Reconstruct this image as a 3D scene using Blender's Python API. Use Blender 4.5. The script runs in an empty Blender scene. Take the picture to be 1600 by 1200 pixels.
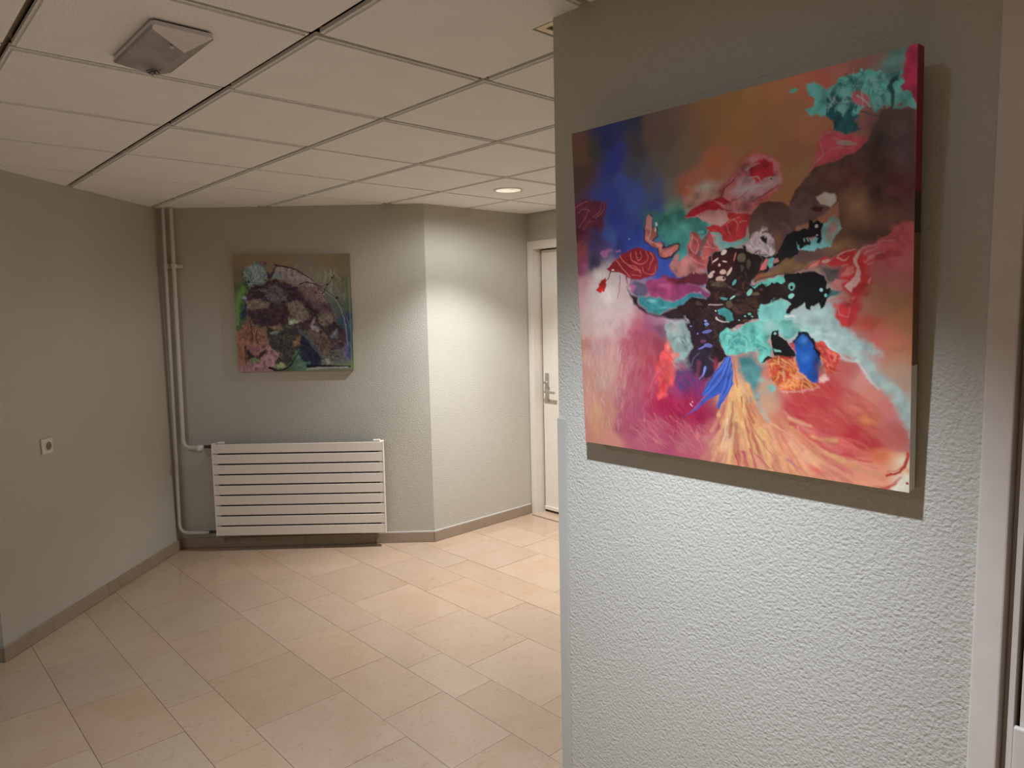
import bpy, bmesh, math, random
import numpy as np
from mathutils import Vector, Matrix
random.seed(7)
S = bpy.context.scene
COL = S.collection
PI = math.pi
CZ, CEIL = 1.662, 2.403          # eye height, underside of the ceiling tiles

# ------------------------------------------------------------------ camera, world, exposure
cam = bpy.data.objects.new('camera', bpy.data.cameras.new('camera'))
COL.objects.link(cam)
cam.data.sensor_width = 36.0
cam.data.lens = 36.0 * 1107.819 / 1600.0
cam.data.clip_start = 0.02
RGT = Vector((0.72914, -0.68401, -0.02205)); DWN = Vector((-0.08760, -0.06132, -0.99427)); FWD = Vector((0.67874, 0.72689, -0.10463))
m = Matrix((RGT, -DWN, -FWD)).transposed().to_4x4()
m.translation = (-0.386, -1.200, CZ)
cam.matrix_world = m
S.camera = cam
S.view_settings.view_transform = 'Standard'
S.view_settings.look = 'None'
S.view_settings.gamma = 1.0
S.view_settings.use_curve_mapping = False
S.view_settings.exposure = 0.0
W = bpy.data.worlds.new('world'); S.world = W; W.use_nodes = True
W.node_tree.nodes['Background'].inputs[0].default_value = (0.9, 0.85, 0.8, 1)
W.node_tree.nodes['Background'].inputs[1].default_value = 0.02

# downlights: x, y, beams, colour, tilt; the first is in view, two burn out of view, the last is added for ambient fill
WARM = (0.97, 1.0, 1.06); NEUT = (0.88, 1.0, 1.20); COOL = (0.84, 1.0, 1.26); MID = (1.0, 0.97, 0.92)
# beams of each: (watts, half angle in degrees, blend); last number: sideways tilt of the gimbal in degrees
LAMPS = [(2.70, 2.10, ((178.0, 40, 1.0), (112.0, 57, 0.6), (22.0, 86, 0.4)), WARM, 0.0),
         (0.30, -0.52, ((216.0, 51.5, 1.0), (1.5, 86, 0.4)), NEUT, 10.5),
         (-0.90, 2.10, ((29.0, 86, 0.4),), COOL, 0.0),
         (-1.50, -1.50, ((62.0, 40, 1.0), (46.0, 58, 0.6)), MID, 0.0)]  # last lamp: unseen, added to raise the ambient light

# ------------------------------------------------------------------ helpers
def link(o, parent=None):
    COL.objects.link(o)
    if parent is not None: o.parent = parent
    return o
def tag(o, label=None, cat=None, group=None, kind=None):
    if label: o['label'] = label
    if cat: o['category'] = cat
    if group: o['group'] = group
    if kind: o['kind'] = kind
    return o
def thing(name, label, cat, loc=(0, 0, 0), rz=0.0, group=None, kind=None):
    o = bpy.data.objects.new(name, None); link(o)
    o.empty_display_size = 0.05
    o.location = loc; o.rotation_euler = (0, 0, rz)
    return tag(o, label, cat, group, kind)
def obj(name, bm, mat, parent=None, smooth=False, label=None, kind=None, loc=None):
    me = bpy.data.meshes.new(name)
    bmesh.ops.recalc_face_normals(bm, faces=bm.faces)
    bm.to_mesh(me); bm.free()
    if mat: me.materials.append(mat)
    if smooth:
        for p in me.polygons: p.use_smooth = True
        try: me.set_sharp_from_angle(angle=math.radians(35))
        except Exception: pass
    o = bpy.data.objects.new(name, me); link(o, parent)
    if loc: o.location = loc
    return tag(o, label, None, None, kind)
def box(bm, x0, x1, y0, y1, z0, z1, bev=0.0, seg=2):
    vs = [bm.verts.new((x, y, z)) for x in (x0, x1) for y in (y0, y1) for z in (z0, z1)]
    fs = [bm.faces.new([vs[i] for i in q]) for q in ((0, 1, 3, 2), (4, 6, 7, 5), (0, 4, 5, 1), (2, 3, 7, 6), (0, 2, 6, 4), (1, 5, 7, 3))]
    if bev > 0:
        es = list({e for f in fs for e in f.edges})
        bmesh.ops.bevel(bm, geom=es, offset=bev, segments=seg, profile=0.5, affect='EDGES')
    return bm
def boxes(*args, bev=0.0):
    bm = bmesh.new()
    for a in args: box(bm, *a, bev=bev)
    return bm
def prism(bm, poly, z0, z1):
    n = len(poly)
    lo = [bm.verts.new((p[0], p[1], z0)) for p in poly]; hi = [bm.verts.new((p[0], p[1], z1)) for p in poly]
    bm.faces.new(lo[::-1]); bm.faces.new(hi)
    for i in range(n): bm.faces.new([lo[i], lo[(i + 1) % n], hi[(i + 1) % n], hi[i]])
def lathe(bm, prof, n=32, axis='z', at=(0, 0, 0), cap=False):
    rings = []
    for r, h in prof:
        ring = []
        for k in range(n):
            c, s = math.cos(2 * PI * k / n), math.sin(2 * PI * k / n)
            v = (r * c, r * s, h) if axis == 'z' else ((h, r * c, r * s) if axis == 'x' else (r * c, h, r * s))
            ring.append(bm.verts.new((v[0] + at[0], v[1] + at[1], v[2] + at[2])))
        rings.append(ring)
    for a, b in zip(rings, rings[1:]):
        for k in range(n): bm.faces.new([a[k], a[(k + 1) % n], b[(k + 1) % n], b[k]])
    if cap: bm.faces.new(rings[0]); bm.faces.new(rings[-1])
    return bm
def tube(bm, pts, r, n=14):
    pts = [Vector(p) for p in pts]; rings = []
    up = Vector((0.0, 1.0, 0.0))
    for i, p in enumerate(pts):
        d = (pts[min(i + 1, len(pts) - 1)] - pts[max(i - 1, 0)]).normalized()
        a = d.cross(up).normalized(); b = d.cross(a).normalized()
        rings.append([bm.verts.new(p + r * (math.cos(2 * PI * k / n) * a + math.sin(2 * PI * k / n) * b)) for k in range(n)])
    for A, B in zip(rings, rings[1:]):
        for k in range(n): bm.faces.new([A[k], A[(k + 1) % n], B[(k + 1) % n], B[k]])
    bm.faces.new(rings[0]); bm.faces.new(rings[-1])
    return bm

# ------------------------------------------------------------------ materials
def mat(name, col, rough=0.5, metal=0.0, spec=0.5):
    M = bpy.data.materials.new(name); M.use_nodes = True
    b = M.node_tree.nodes['Principled BSDF']
    b.inputs['Base Color'].default_value = (*col, 1); b.inputs['Roughness'].default_value = rough
    b.inputs['Metallic'].default_value = metal; b.inputs['Specular IOR Level'].default_value = spec
    return M, M.node_tree, b
def N(t, typ, **kw):
    n = t.nodes.new(typ)
    for k, v in kw.items():
        if k in n.inputs: n.inputs[k].default_value = v
        else: setattr(n, k, v)
    return n
def objco(t, offset=True):
    tc = N(t, 'ShaderNodeTexCoord')
    if not offset: return tc.outputs['Object']
    oi = N(t, 'ShaderNodeObjectInfo'); mm = N(t, 'ShaderNodeVectorMath', operation='SCALE')
    cb = N(t, 'ShaderNodeCombineXYZ'); r2 = N(t, 'ShaderNodeMath', operation='MULTIPLY'); r2.inputs[1].default_value = 7.13
    t.links.new(oi.outputs['Random'], cb.inputs[0]); t.links.new(oi.outputs['Random'], r2.inputs[0]); t.links.new(r2.outputs[0], cb.inputs[1])
    t.links.new(cb.outputs[0], mm.inputs[0]); mm.inputs['Scale'].default_value = 37.0
    ad = N(t, 'ShaderNodeVectorMath', operation='ADD')
    t.links.new(tc.outputs['Object'], ad.inputs[0]); t.links.new(mm.outputs[0], ad.inputs[1])
    return ad.outputs[0]
def ramp(t, stops):
    r = N(t, 'ShaderNodeValToRGB'); e = r.color_ramp.elements
    while len(e) < len(stops): e.new(0.5)
    for i, (p, c) in enumerate(stops):
        e[i].position = p; e[i].color = c if len(c) == 4 else (*c, 1)
    return r
def plaster(name, col, scale=95.0, dist=0.004, strength=0.7):
    M, t, b = mat(name, col, 0.62, spec=0.3)
    co = objco(t, False)
    n1 = N(t, 'ShaderNodeTexNoise', Scale=scale, Detail=2.0, Roughness=0.55)
    n2 = N(t, 'ShaderNodeTexVoronoi', feature='SMOOTH_F1', Scale=scale * 0.8)
    n3 = N(t, 'ShaderNodeTexNoise', Scale=1.7, Detail=3.0)
    for n in (n1, n2, n3): t.links.new(co, n.inputs['Vector'])
    mx = N(t, 'ShaderNodeMath', operation='MULTIPLY_ADD'); mx.inputs[1].default_value = 0.6
    t.links.new(n2.outputs['Distance'], mx.inputs[0]); t.links.new(n1.outputs[0], mx.inputs[2])
    bp = N(t, 'ShaderNodeBump', Strength=strength, Distance=dist)
    t.links.new(mx.outputs[0], bp.inputs['Height']); t.links.new(bp.outputs[0], b.inputs['Normal'])
    r = ramp(t, [(0.3, tuple(c * 0.965 for c in col)), (0.7, tuple(min(1, c * 1.03) for c in col))])
    t.links.new(n3.outputs[0], r.inputs[0]); t.links.new(r.outputs[0], b.inputs['Base Color'])
    return M
def speckle(name, col, rough=0.8, amp=0.06, scale=300.0, bump=0.0):
    M, t, b = mat(name, col, rough, spec=0.25)
    co = objco(t); n = N(t, 'ShaderNodeTexNoise', Scale=scale, Detail=2.0); n2 = N(t, 'ShaderNodeTexNoise', Scale=scale * 0.03, Detail=3.0)
    t.links.new(co, n.inputs['Vector']); t.links.new(co, n2.inputs['Vector'])
    a = N(t, 'ShaderNodeMath', operation='MULTIPLY_ADD'); a.inputs[1].default_value = 0.16
    t.links.new(n2.outputs[0], a.inputs[0]); t.links.new(n.outputs[0], a.inputs[2])
    r = ramp(t, [(0.36, tuple(c * (1 - amp * 1.6) for c in col)), (0.78, tuple(min(1, c * (1 + amp)) for c in col))])
    t.links.new(a.outputs[0], r.inputs[0]); t.links.new(r.outputs[0], b.inputs['Base Color'])
    if bump:
        bp = N(t, 'ShaderNodeBump', Strength=0.5, Distance=bump); t.links.new(n.outputs[0], bp.inputs['Height']); t.links.new(bp.outputs[0], b.inputs['Normal'])
    return M
def stone(name, base, rough=0.2, dark=1.0):
    M, t, b = mat(name, base, rough, spec=0.5)
    co = objco(t)
    cl = N(t, 'ShaderNodeTexNoise', Scale=3.2, Detail=5.0, Roughness=0.6, Distortion=0.6)
    ve = N(t, 'ShaderNodeTexNoise', Scale=16.0, Detail=6.0, Roughness=0.68, Distortion=1.4)
    mp = N(t, 'ShaderNodeMapping'); mp.inputs['Scale'].default_value = (1.0, 2.1, 1.0); mp.inputs['Rotation'].default_value = (0, 0, 0.7)
    pit = N(t, 'ShaderNodeTexVoronoi', Scale=46.0); msk = N(t, 'ShaderNodeTexNoise', Scale=5.5, Detail=2.0)
    t.links.new(co, mp.inputs[0])
    for n in (cl, msk): t.links.new(co, n.inputs['Vector'])
    for n in (ve, pit): t.links.new(mp.outputs[0], n.inputs['Vector'])
    c = lambda k, w=0.0: tuple(min(1, max(0, x * k + w * d)) for x, d in zip(base, (0.03, 0.0, -0.02)))
    r1 = ramp(t, [(0.3, c(0.92, 0.6)), (0.55, c(1.0)), (0.75, c(1.05))]); t.links.new(cl.outputs[0], r1.inputs[0])
    r2 = ramp(t, [(0.56, (0, 0, 0)), (0.72, (0.62, 0.62, 0.62))]); t.links.new(ve.outputs[0], r2.inputs[0])
    m1 = N(t, 'ShaderNodeMix', data_type='RGBA'); t.links.new(r2.outputs[0], m1.inputs[0]); t.links.new(r1.outputs[0], m1.inputs[6])
    m1.inputs[7].default_value = (base[0] * 0.72, base[1] * 0.62, base[2] * 0.52, 1)
    # scattered dark pits, in patches
    r3 = ramp(t, [(0.10, (1, 1, 1)), (0.17, (0, 0, 0))]); t.links.new(pit.outputs['Distance'], r3.inputs[0])
    r4 = ramp(t, [(0.54, (0, 0, 0)), (0.66, (1, 1, 1))]); t.links.new(msk.outputs[0], r4.inputs[0])
    mu = N(t, 'ShaderNodeMath', operation='MULTIPLY'); t.links.new(r3.outputs[0], mu.inputs[0]); t.links.new(r4.outputs[0], mu.inputs[1])
    m2 = N(t, 'ShaderNodeMix', data_type='RGBA'); t.links.new(mu.outputs[0], m2.inputs[0]); t.links.new(m1.outputs[2], m2.inputs[6])
    m2.inputs[7].default_value = (base[0] * 0.34, base[1] * 0.26, base[2] * 0.21, 1)
    # every tile its own tone
    oi = N(t, 'ShaderNodeObjectInfo'); rv = N(t, 'ShaderNodeMapRange'); rv.inputs[3].default_value = 0.93; rv.inputs[4].default_value = 1.04
    t.links.new(oi.outputs['Random'], rv.inputs[0])
    hs = N(t, 'ShaderNodeHueSaturation'); t.links.new(rv.outputs[0], hs.inputs['Value']); t.links.new(m2.outputs[2], hs.inputs['Color'])
    wn = N(t, 'ShaderNodeTexWhiteNoise', noise_dimensions='1D'); t.links.new(oi.outputs['Random'], wn.inputs['W'])
    rs = N(t, 'ShaderNodeMapRange'); rs.inputs[3].default_value = 0.94; rs.inputs[4].default_value = 1.06
    t.links.new(wn.outputs['Value'], rs.inputs[0]); t.links.new(rs.outputs[0], hs.inputs['Saturation'])
    t.links.new(hs.outputs[0], b.inputs['Base Color'])
    rr = N(t, 'ShaderNodeMapRange'); rr.inputs[3].default_value = rough * 0.8; rr.inputs[4].default_value = rough * 1.35
    t.links.new(cl.outputs[0], rr.inputs[0]); t.links.new(rr.outputs[0], b.inputs['Roughness'])
    return M
PAINT = plaster('wall_plaster', (0.535, 0.50, 0.42), 175.0, 0.0034, 0.75)
FLOORM = stone('beige_stone', (0.50, 0.358, 0.242), 0.13)
SKIRT = stone('skirting_stone', (0.37, 0.285, 0.205), 0.35)
GROUT = speckle('grout', (0.20, 0.15, 0.11), 0.9)
CEILM = speckle('ceiling_fibre', (0.94, 0.91, 0.87), 0.9, 0.10, 230.0, 0.0008)
VOID = mat('ceiling_void', (0.03, 0.028, 0.025), 0.9)[0]
BRASS = mat('bronze_rail', (0.30, 0.23, 0.125), 0.26, 0.9)[0]
LITBRONZE = mat('lit_bronze_angle', (0.88, 0.77, 0.50), 0.5)[0]  # bronze slot edging, its lit yellow look painted as a brighter colour
ENAMEL = speckle('white_enamel', (0.87, 0.795, 0.69), 0.35, 0.02, 60.0)
PIPEM = speckle('pipe_paint', (0.66, 0.615, 0.54), 0.4, 0.03, 60.0)
DOORM = speckle('door_paint', (0.80, 0.73, 0.63), 0.4, 0.02, 25.0)
FRAMEM = speckle('frame_paint', (0.68, 0.595, 0.515), 0.4, 0.02, 25.0)
STEEL = mat('brushed_metal', (0.55, 0.52, 0.46), 0.38, 0.85)[0]
DARK = mat('gap_shade_and_dark_parts', (0.05, 0.042, 0.036), 0.7)[0]  # near-black for shaded gaps, fins and rebate; also the dark valves
PLASTIC = mat('white_plastic', (0.72, 0.68, 0.61), 0.4)[0]
GUARDM = mat('grey_plastic', (0.47, 0.44, 0.37), 0.45)[0]
SEAL = mat('sealant', (0.72, 0.71, 0.67), 0.5)[0]
CANVAS = speckle('primed_canvas', (0.74, 0.70, 0.60), 0.8, 0.05, 400.0)

# ------------------------------------------------------------------ plan of the room (metres; ceiling grid = whole multiples of 0.6)
E0 = Vector((0.043, 2.945)); A0 = Vector((1.243, 4.080)); B0 = Vector((2.600, 2.855)); XD = 3.60; XP, YP = 1.0075, 0.108
TL = (A0 - E0).normalized(); TB = (B0 - A0).normalized()
RL, RB = math.atan2(TL.y, TL.x), math.atan2(TB.y, TB.x); RP = -PI / 2
LL, LB = (A0 - E0).length, (B0 - A0).length
TOP = 2.45
def wall(name, label, loc, rz, parts, m=None):
    o = obj(name, boxes(*parts), m or PAINT); o.location = (*loc, 0); o.rotation_euler = (0, 0, rz)
    return tag(o, label, None, None, 'structure')
TH = 0.12
wall('wall_left', 'grey painted plaster wall on the left with a small socket', E0, RL, [(0, LL + 0.10, 0, TH, 0, TOP)])
wall('wall_back', 'grey plaster wall behind the radiator and the smaller painting', A0, RB, [(0.0, LB, 0, TH, 0, TOP)])
wall('wall_back_right', 'brightly lit plaster wall under the round ceiling light', B0, 0, [(0, XD - B0.x + TH, 0, TH, 0, TOP)])
DY0, DW, DH = 0.0, 0.965, 2.188          # far door frame: from the corner, along the wall
wall('wall_door', 'plaster wall around the cream door at the back', (XD, B0.y), RP, [(0, DW, 0, TH, DH, TOP), (DW, B0.y - YP, 0, TH, 0, TOP)])
D2A, D2B = 0.985, 1.985                  # right-hand door opening along the front wall
wall('wall_front_right', 'rough grey plaster wall carrying the large colourful painting', (XP, YP), RP, [(0, D2A, 0, TH, 0, TOP), (D2A, D2B, 0, TH, 2.19, TOP), (D2B, 3.4, 0, TH, 0, TOP)])
wall('wall_partition', 'plaster wall turning the corner behind the large painting', (XD + TH, YP), PI, [(0, XD - XP, 0, TH, 0, TOP)])
wall('wall_corridor', 'grey plaster wall of the corridor past the left wall end', (-2.6, 4.6), 0, [(-TH, 3.6, 0, TH, 0, TOP)])
wall('wall_west', 'grey plaster wall far to the left', (-2.6, -3.3), PI / 2, [(0, 7.9, 0, TH, 0, TOP)])
wall('wall_south', 'grey plaster wall behind the viewer', (XP, -3.3), PI, [(-TH, 3.72, 0, TH, 0, TOP)])

# half planes that keep floor and ceiling pieces inside the walls: keep n.p <= c
def hp(p, n): n = Vector(n); return (n.x, n.y, n.dot(Vector(p)))
HL = hp(E0, (-TL.y, TL.x)); HB = hp(A0, (-TB.y, TB.x))
def cut(poly, h):
    a, b, c = h; out = []
    for i in range(len(poly)):
        p, q = poly[i], poly[(i + 1) % len(poly)]
        dp, dq = a * p[0] + b * p[1] - c, a * q[0] + b * q[1] - c
        if dp <= 1e-9: out.append(p)
        if (dp < -1e-9 and dq > 1e-9) or (dp > 1e-9 and dq < -1e-9):
            s = dp / (dp - dq); out.append((p[0] + s * (q[0] - p[0]), p[1] + s * (q[1] - p[1])))
    return out
ZONES = [[(-1, 0, 2.6), (1, 0, E0.x), (0, 1, 4.6), (0, -1, 3.3)],
         [(-1, 0, -E0.x), (1, 0, XP), HL, HB, (0, -1, 3.3)],
         [(-1, 0, -XP), (1, 0, B0.x), HL, HB, (0, -1, -YP)],
         [(-1, 0, -B0.x), (1, 0, XD), (0, 1, B0.y), (0, -1, -YP)]]
def clip(x0, x1, y0, y1, extra=None):
    res = []
    for z in ZONES:
        p = [(x0, y0), (x1, y0), (x1, y1), (x0, y1)]
        for h in z + (extra or []):
            p = cut(p, h)
            if len(p) < 3: break
        if len(p) >= 3:
            ar = abs(sum(p[i][0] * p[(i + 1) % len(p)][1] - p[(i + 1) % len(p)][0] * p[i][1] for i in range(len(p)))) / 2
            if ar > 2e-5: res.append(p)
    return res

# ------------------------------------------------------------------ floor of large stone tiles in rows of three widths
fl = obj('floor', boxes((-2.72, XD + 0.2, -3.42, 4.72, -0.08, -0.004)), GROUT)
tag(fl, 'polished beige natural stone floor laid in rows of three widths', None, None, 'structure')
XS = [-2.73, -2.42, -2.21, -1.81, -1.50, -1.29, -0.88, -0.57, -0.235, 0.168, 0.470, 0.677, 1.084, 1.390, 1.603, 2.004, 2.309, 2.522, 2.937, 3.228, 3.62]
JY = {0.168: [1.693, 2.213], 0.470: [1.400, 1.925], 0.677: [1.507, 2.024, 2.579], 1.084: [0.745, 1.19, 1.638, 2.13], 1.390: [0.544, 1.106, 1.473, 2.008],
      1.603: [1.280, 1.797, 2.325], 2.004: [1.610, 2.156, 2.685], 2.309: [1.830, 2.378], 2.522: [2.122, 2.594], -0.235: [1.838, 2.318, 2.773], 2.937: [2.30, 2.72]}
nt = 0; rest = bmesh.new()
cand = []
for x0, x1 in zip(XS, XS[1:]):
    js = list(JY.get(x0, [random.uniform(1.4, 1.9)]))
    while js[0] > -3.4: js.insert(0, js[0] - random.choice((0.48, 0.53, 0.53, 0.56)))
    while js[-1] < 4.7: js.append(js[-1] + random.choice((0.50, 0.53, 0.54)))
    for y0, y1 in zip(js, js[1:]):
        for g in [clip(x0 + 0.001, x1 - 0.001, y0 + 0.001, y1 - 0.001)]:
            if g: cand.append((x0, x1, y0, y1, g))
for x0, x1, y0, y1, g in cand:
    cx, cy = (x0 + x1) / 2, (y0 + y1) / 2
    near = cx > -1.6 and cy > -1.4
    bm = bmesh.new() if near else rest
    ox, oy = (cx, cy) if near else (0, 0)
    dz = random.uniform(-0.0004, 0.0004)
    for p in g: prism(bm, [(q[0] - ox, q[1] - oy) for q in p], -0.004, dz)
    if near: obj('floor_tile', bm, FLOORM, fl, loc=(cx, cy, 0)); nt += 1
obj('floor_tiles', rest, FLOORM, fl, kind='stuff')

# ------------------------------------------------------------------ suspended ceiling: bronze rails, stepped fibre tiles
ce = obj('ceiling', boxes((-2.72, XD + 0.2, -3.42, 4.72, CEIL + 0.075, CEIL + 0.10)), VOID)
tag(ce, 'suspended ceiling of square off-white tiles in a bronze grid', None, None, 'structure')
for k in range(-5, 8):
    for ax in (0, 1):
        c = 0.6 * k
        bm = bmesh.new()
        z = 0.023 if ax == 0 else 0.0235
        for p in (clip(c - 0.012, c + 0.012, -3.3, 4.6) if ax == 0 else clip(-2.6, XD, c - 0.012, c + 0.012)): prism(bm, p, CEIL + z, CEIL + z + 0.012)
        if len(bm.verts): obj('grid_rail', bm, BRASS, ce)
        else: bm.free()
def holed(bm, cx, cy, h, r, z0, z1, n=48):
    def ring(f, z): return [bm.verts.new((*f(2 * PI * i / n), z)) for i in range(n)]
    def sq(a):
        c, s = math.cos(a), math.sin(a); k = h / max(abs(c), abs(s)); return (cx + k * c, cy + k * s)
    def ci(a): return (cx + r * math.cos(a), cy + r * math.sin(a))
    a, b, c, d = ring(sq, z0), ring(ci, z0), ring(ci, z1), ring(sq, z1)
    for P, Q in ((a, b), (b, c), (c, d), (d, a)):
        for i in range(n): bm.faces.new([P[i], P[(i + 1) % n], Q[(i + 1) % n], Q[i]])
NOTCH = (1.018, 0.197)     # corner of the bronze-edged slot beside the front wall
for i in range(-5, 7):
    for j in range(-6, 8):
        x0, y0 = 0.6 * i, 0.6 * j
        bm = bmesh.new(); jz = random.uniform(-0.0006, 0.0006); jx, jy = random.uniform(-0.0015, 0.0015), random.uniform(-0.0015, 0.0015)
        hole = [l for l in LAMPS if x0 + 0.1 < l[0] < x0 + 0.5 and y0 + 0.02 < l[1] < y0 + 0.58]
        cx, cy = x0 + 0.3, y0 + 0.3
        if hole and abs(hole[0][0] - cx) < 0.02 and abs(hole[0][1] - cy) < 0.02:
            holed(bm, 0, 0, 0.2815, 0.078, 0, 0.006); holed(bm, 0, 0, 0.2895, 0.078, 0.006, 0.017)
        else:
            for ins, za, zb in ((0.0185, 0.0, 0.006), (0.0105, 0.006, 0.017)):
                for p in clip(x0 + ins + jx, x0 + 0.6 - ins + jx, y0 + ins + jy, y0 + 0.6 - ins + jy):
                    if i == 1 and j == 0 or i >= 2 and j == 0:
                        if max(q[0] for q in p) > NOTCH[0] + 0.001 and min(q[0] for q in p) >= XP - 0.001:
                            pa = cut(p, (1, 0, NOTCH[0])); pb = cut(cut(p, (-1, 0, -NOTCH[0])), (0, -1, -NOTCH[1]))
                            for pp in (pa, pb):
                                if len(pp) >= 3: prism(bm, [(q[0] - cx, q[1] - cy) for q in pp], za, zb)
                            continue
                    prism(bm, [(q[0] - cx, q[1] - cy) for q in p], za, zb)
        if len(bm.verts): obj('ceiling_tile', bm, CEILM, ce, loc=(cx, cy, CEIL + jz))
        else: bm.free()
# bronze edging, its lit yellow look put into the colour, and raised filler strip of the slot beside the front wall
obj('slot_edging', boxes((NOTCH[0] + 0.004, XD, NOTCH[1] - 0.030, NOTCH[1] - 0.012, CEIL - 0.001, CEIL + 0.002), (NOTCH[0] + 0.004, NOTCH[0] + 0.022, YP, NOTCH[1] - 0.030, CEIL - 0.001, CEIL + 0.002), (NOTCH[0] + 0.004, NOTCH[0] + 0.007, YP, NOTCH[1] - 0.012, CEIL + 0.002, CEIL + 0.028), (NOTCH[0] + 0.007, XD, NOTCH[1] - 0.015, NOTCH[1] - 0.012, CEIL + 0.002, CEIL + 0.028)), LITBRONZE, ce)
obj('filler_strip', boxes((NOTCH[0] + 0.008, XD, YP, NOTCH[1] - 0.016, CEIL + 0.012, CEIL + 0.020)), CEILM, ce)

# ------------------------------------------------------------------ downlights
GLOW, t, b = mat('lamp_glow', (1, 1, 1), 0.4)
b.inputs['Emission Color'].default_value = (1.0, 0.93, 0.80, 1); b.inputs['Emission Strength'].default_value = 8.0
REFL = mat('reflector', (0.90, 0.88, 0.85), 0.35, 0.6)[0]
LABELS = ['round recessed downlight in the ceiling before the bright wall', 'round recessed downlight above the large painting', 'round recessed downlight left of the left wall', 'round downlight added behind the viewer for ambient light']
for k, (x, y, beams, c, tilt) in enumerate(LAMPS):
    d = thing('downlight', LABELS[k], 'ceiling light', (x, y, CEIL), group='recessed downlights')
    bm = bmesh.new(); lathe(bm, [(0.094, 0.0), (0.094, -0.003), (0.088, -0.006), (0.078, -0.005), (0.074, 0.004), (0.074, 0.012), (0.0765, 0.012), (0.0765, 0.0), (0.094, 0.0)], 40)
    obj('trim_ring', bm, PLASTIC, d, True)
    bm = bmesh.new(); lathe(bm, [(0.074, 0.008), (0.068, 0.03), (0.056, 0.05), (0.035, 0.062), (0.001, 0.064)], 40)
    obj('reflector', bm, REFL, d, True)
    bm = bmesh.new()
    for s in (-0.016, 0.016): tube(bm, [(-0.040, s, 0.030), (-0.02, s, 0.029), (0.02, s, 0.029), (0.040, s, 0.030)], 0.007, 12)
    obj('lamp_tube', bm, GLOW, d, True)
    for e, an, bl in beams:
        nm = 'downlight_beam'
        L = bpy.data.lights.new(nm, 'SPOT'); L.energy = e; L.color = c; L.spot_size = math.radians(2 * an); L.spot_blend = bl; L.shadow_soft_size = 0.022
        lo = bpy.data.objects.new(nm, L); link(lo, d); lo.location = (0, 0, -0.012); lo.rotation_euler = (math.radians(tilt), 0, 0)

# ------------------------------------------------------------------ skirting of stone lengths
def skirting(name, label, loc, rz, cuts, h=0.074, th=0.012):
    r = thing(name, label, None, (*loc, 0), rz, kind='structure')
    for a, b_ in zip(cuts, cuts[1:]):
        obj('skirting_tile', boxes((a + 0.0006, b_ - 0.0006, -th + random.uniform(-0.0008, 0.0008), -0.0005, 0.0015, h), bev=0.0012), SKIRT, r)
    return r
skirting('baseboard_left', 'brown stone skirting along the left wall', E0, RL, [-0.012, 0.356, 0.80, 1.25, LL - 0.013])
bb = skirting('baseboard_back', 'brown stone skirting under the radiator', A0, RB, [0.013, 0.42, 0.90, 1.40, LB - 0.002])
obj('sealant_bead', boxes((1.30, LB, -0.006, -0.0005, 0.0745, 0.0805), bev=0.001), SEAL, bb, label='white sealant line')
b2 = skirting('baseboard_right', 'brown stone skirting under the bright wall', B0, 0, [-0.008, 0.47, 0.90, XD - B0.x - 0.022])
obj('sealant_bead', boxes((-0.002, XD - B0.x - 0.02, -0.006, -0.0005, 0.0745, 0.0805), bev=0.001), SEAL, b2, label='white sealant line')
# short return of the left wall's end
r = thing('baseboard_end', 'brown stone skirting round the end of the left wall', None, (*E0, 0), RL, kind='structure')
obj('skirting_tile', boxes((-0.012, -0.0005, 0.001, TH, 0.0015, 0.074), bev=0.0012), SKIRT, r)

# ------------------------------------------------------------------ far door
d1 = thing('door_1', 'cream painted door with lever handle in the far corner', None, (XD, B0.y, 0), RP, kind='structure')
FW, JD = 0.062, 0.11
obj('door_frame', boxes((0.006, FW, -0.012, 0.0, 0.0, DH), (DW - FW, DW, -0.012, 0.0, 0.0, DH), (FW, DW - FW, -0.012, 0.0, DH - FW, DH),
    (0.020, FW - 0.004, 0.0, JD + 0.01, 0, DH - 0.02), (DW - FW + 0.004, DW - 0.02, 0.0, JD + 0.01, 0, DH - 0.02), (FW - 0.004, DW - FW + 0.004, 0.0, JD + 0.01, DH - FW + 0.004, DH - 0.02)), DOORM, d1)
obj('door_stop', boxes((FW - 0.004, FW + 0.008, JD - 0.02, JD + 0.01, 0, DH - FW), bev=0.0), DARK, d1, label='dark strip for the shaded rebate line along the frame')  # strip coloured dark to draw the shade of the rebate
lf = obj('door_leaf', boxes((FW + 0.012, DW - FW - 0.006, JD - 0.032, JD + 0.008, 0.026, DH - FW - 0.006), bev=0.002), DOORM, d1)
obj('weather_strip', boxes((FW + 0.016, DW - FW - 0.01, JD - 0.044, JD - 0.033, 0.030, 0.060), bev=0.003), DOORM, lf)
hx, hy = FW + 0.058, JD - 0.032
hpz = 1.02
hp_ = obj('handle_plate', boxes((hx - 0.019, hx + 0.019, hy - 0.011, hy, 0.915, 1.150), bev=0.004), STEEL, lf)
bm = bmesh.new(); tube(bm, [(hx, hy - 0.006, 1.005), (hx, hy - 0.05, 1.005), (hx + 0.01, hy - 0.056, 1.005), (hx + 0.13, hy - 0.056, 1.003)], 0.0095, 12)
obj('lever_handle', bm, STEEL, lf, True)
bm = bmesh.new(); lathe(bm, [(0.001, -0.028), (0.011, -0.028), (0.012, -0.012), (0.012, 0.0)], 16, 'y', (hx, hy - 0.008, 1.075)); box(bm, hx - 0.003, hx + 0.045, hy - 0.042, hy - 0.034, 1.070, 1.082)
obj('lock_cylinder', bm, STEEL, lf, True)
obj('threshold', boxes((0.05, DW - 0.05, -0.055, JD + 0.06, 0.0006, 0.010), bev=0.003), FLOORM, d1)
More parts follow.
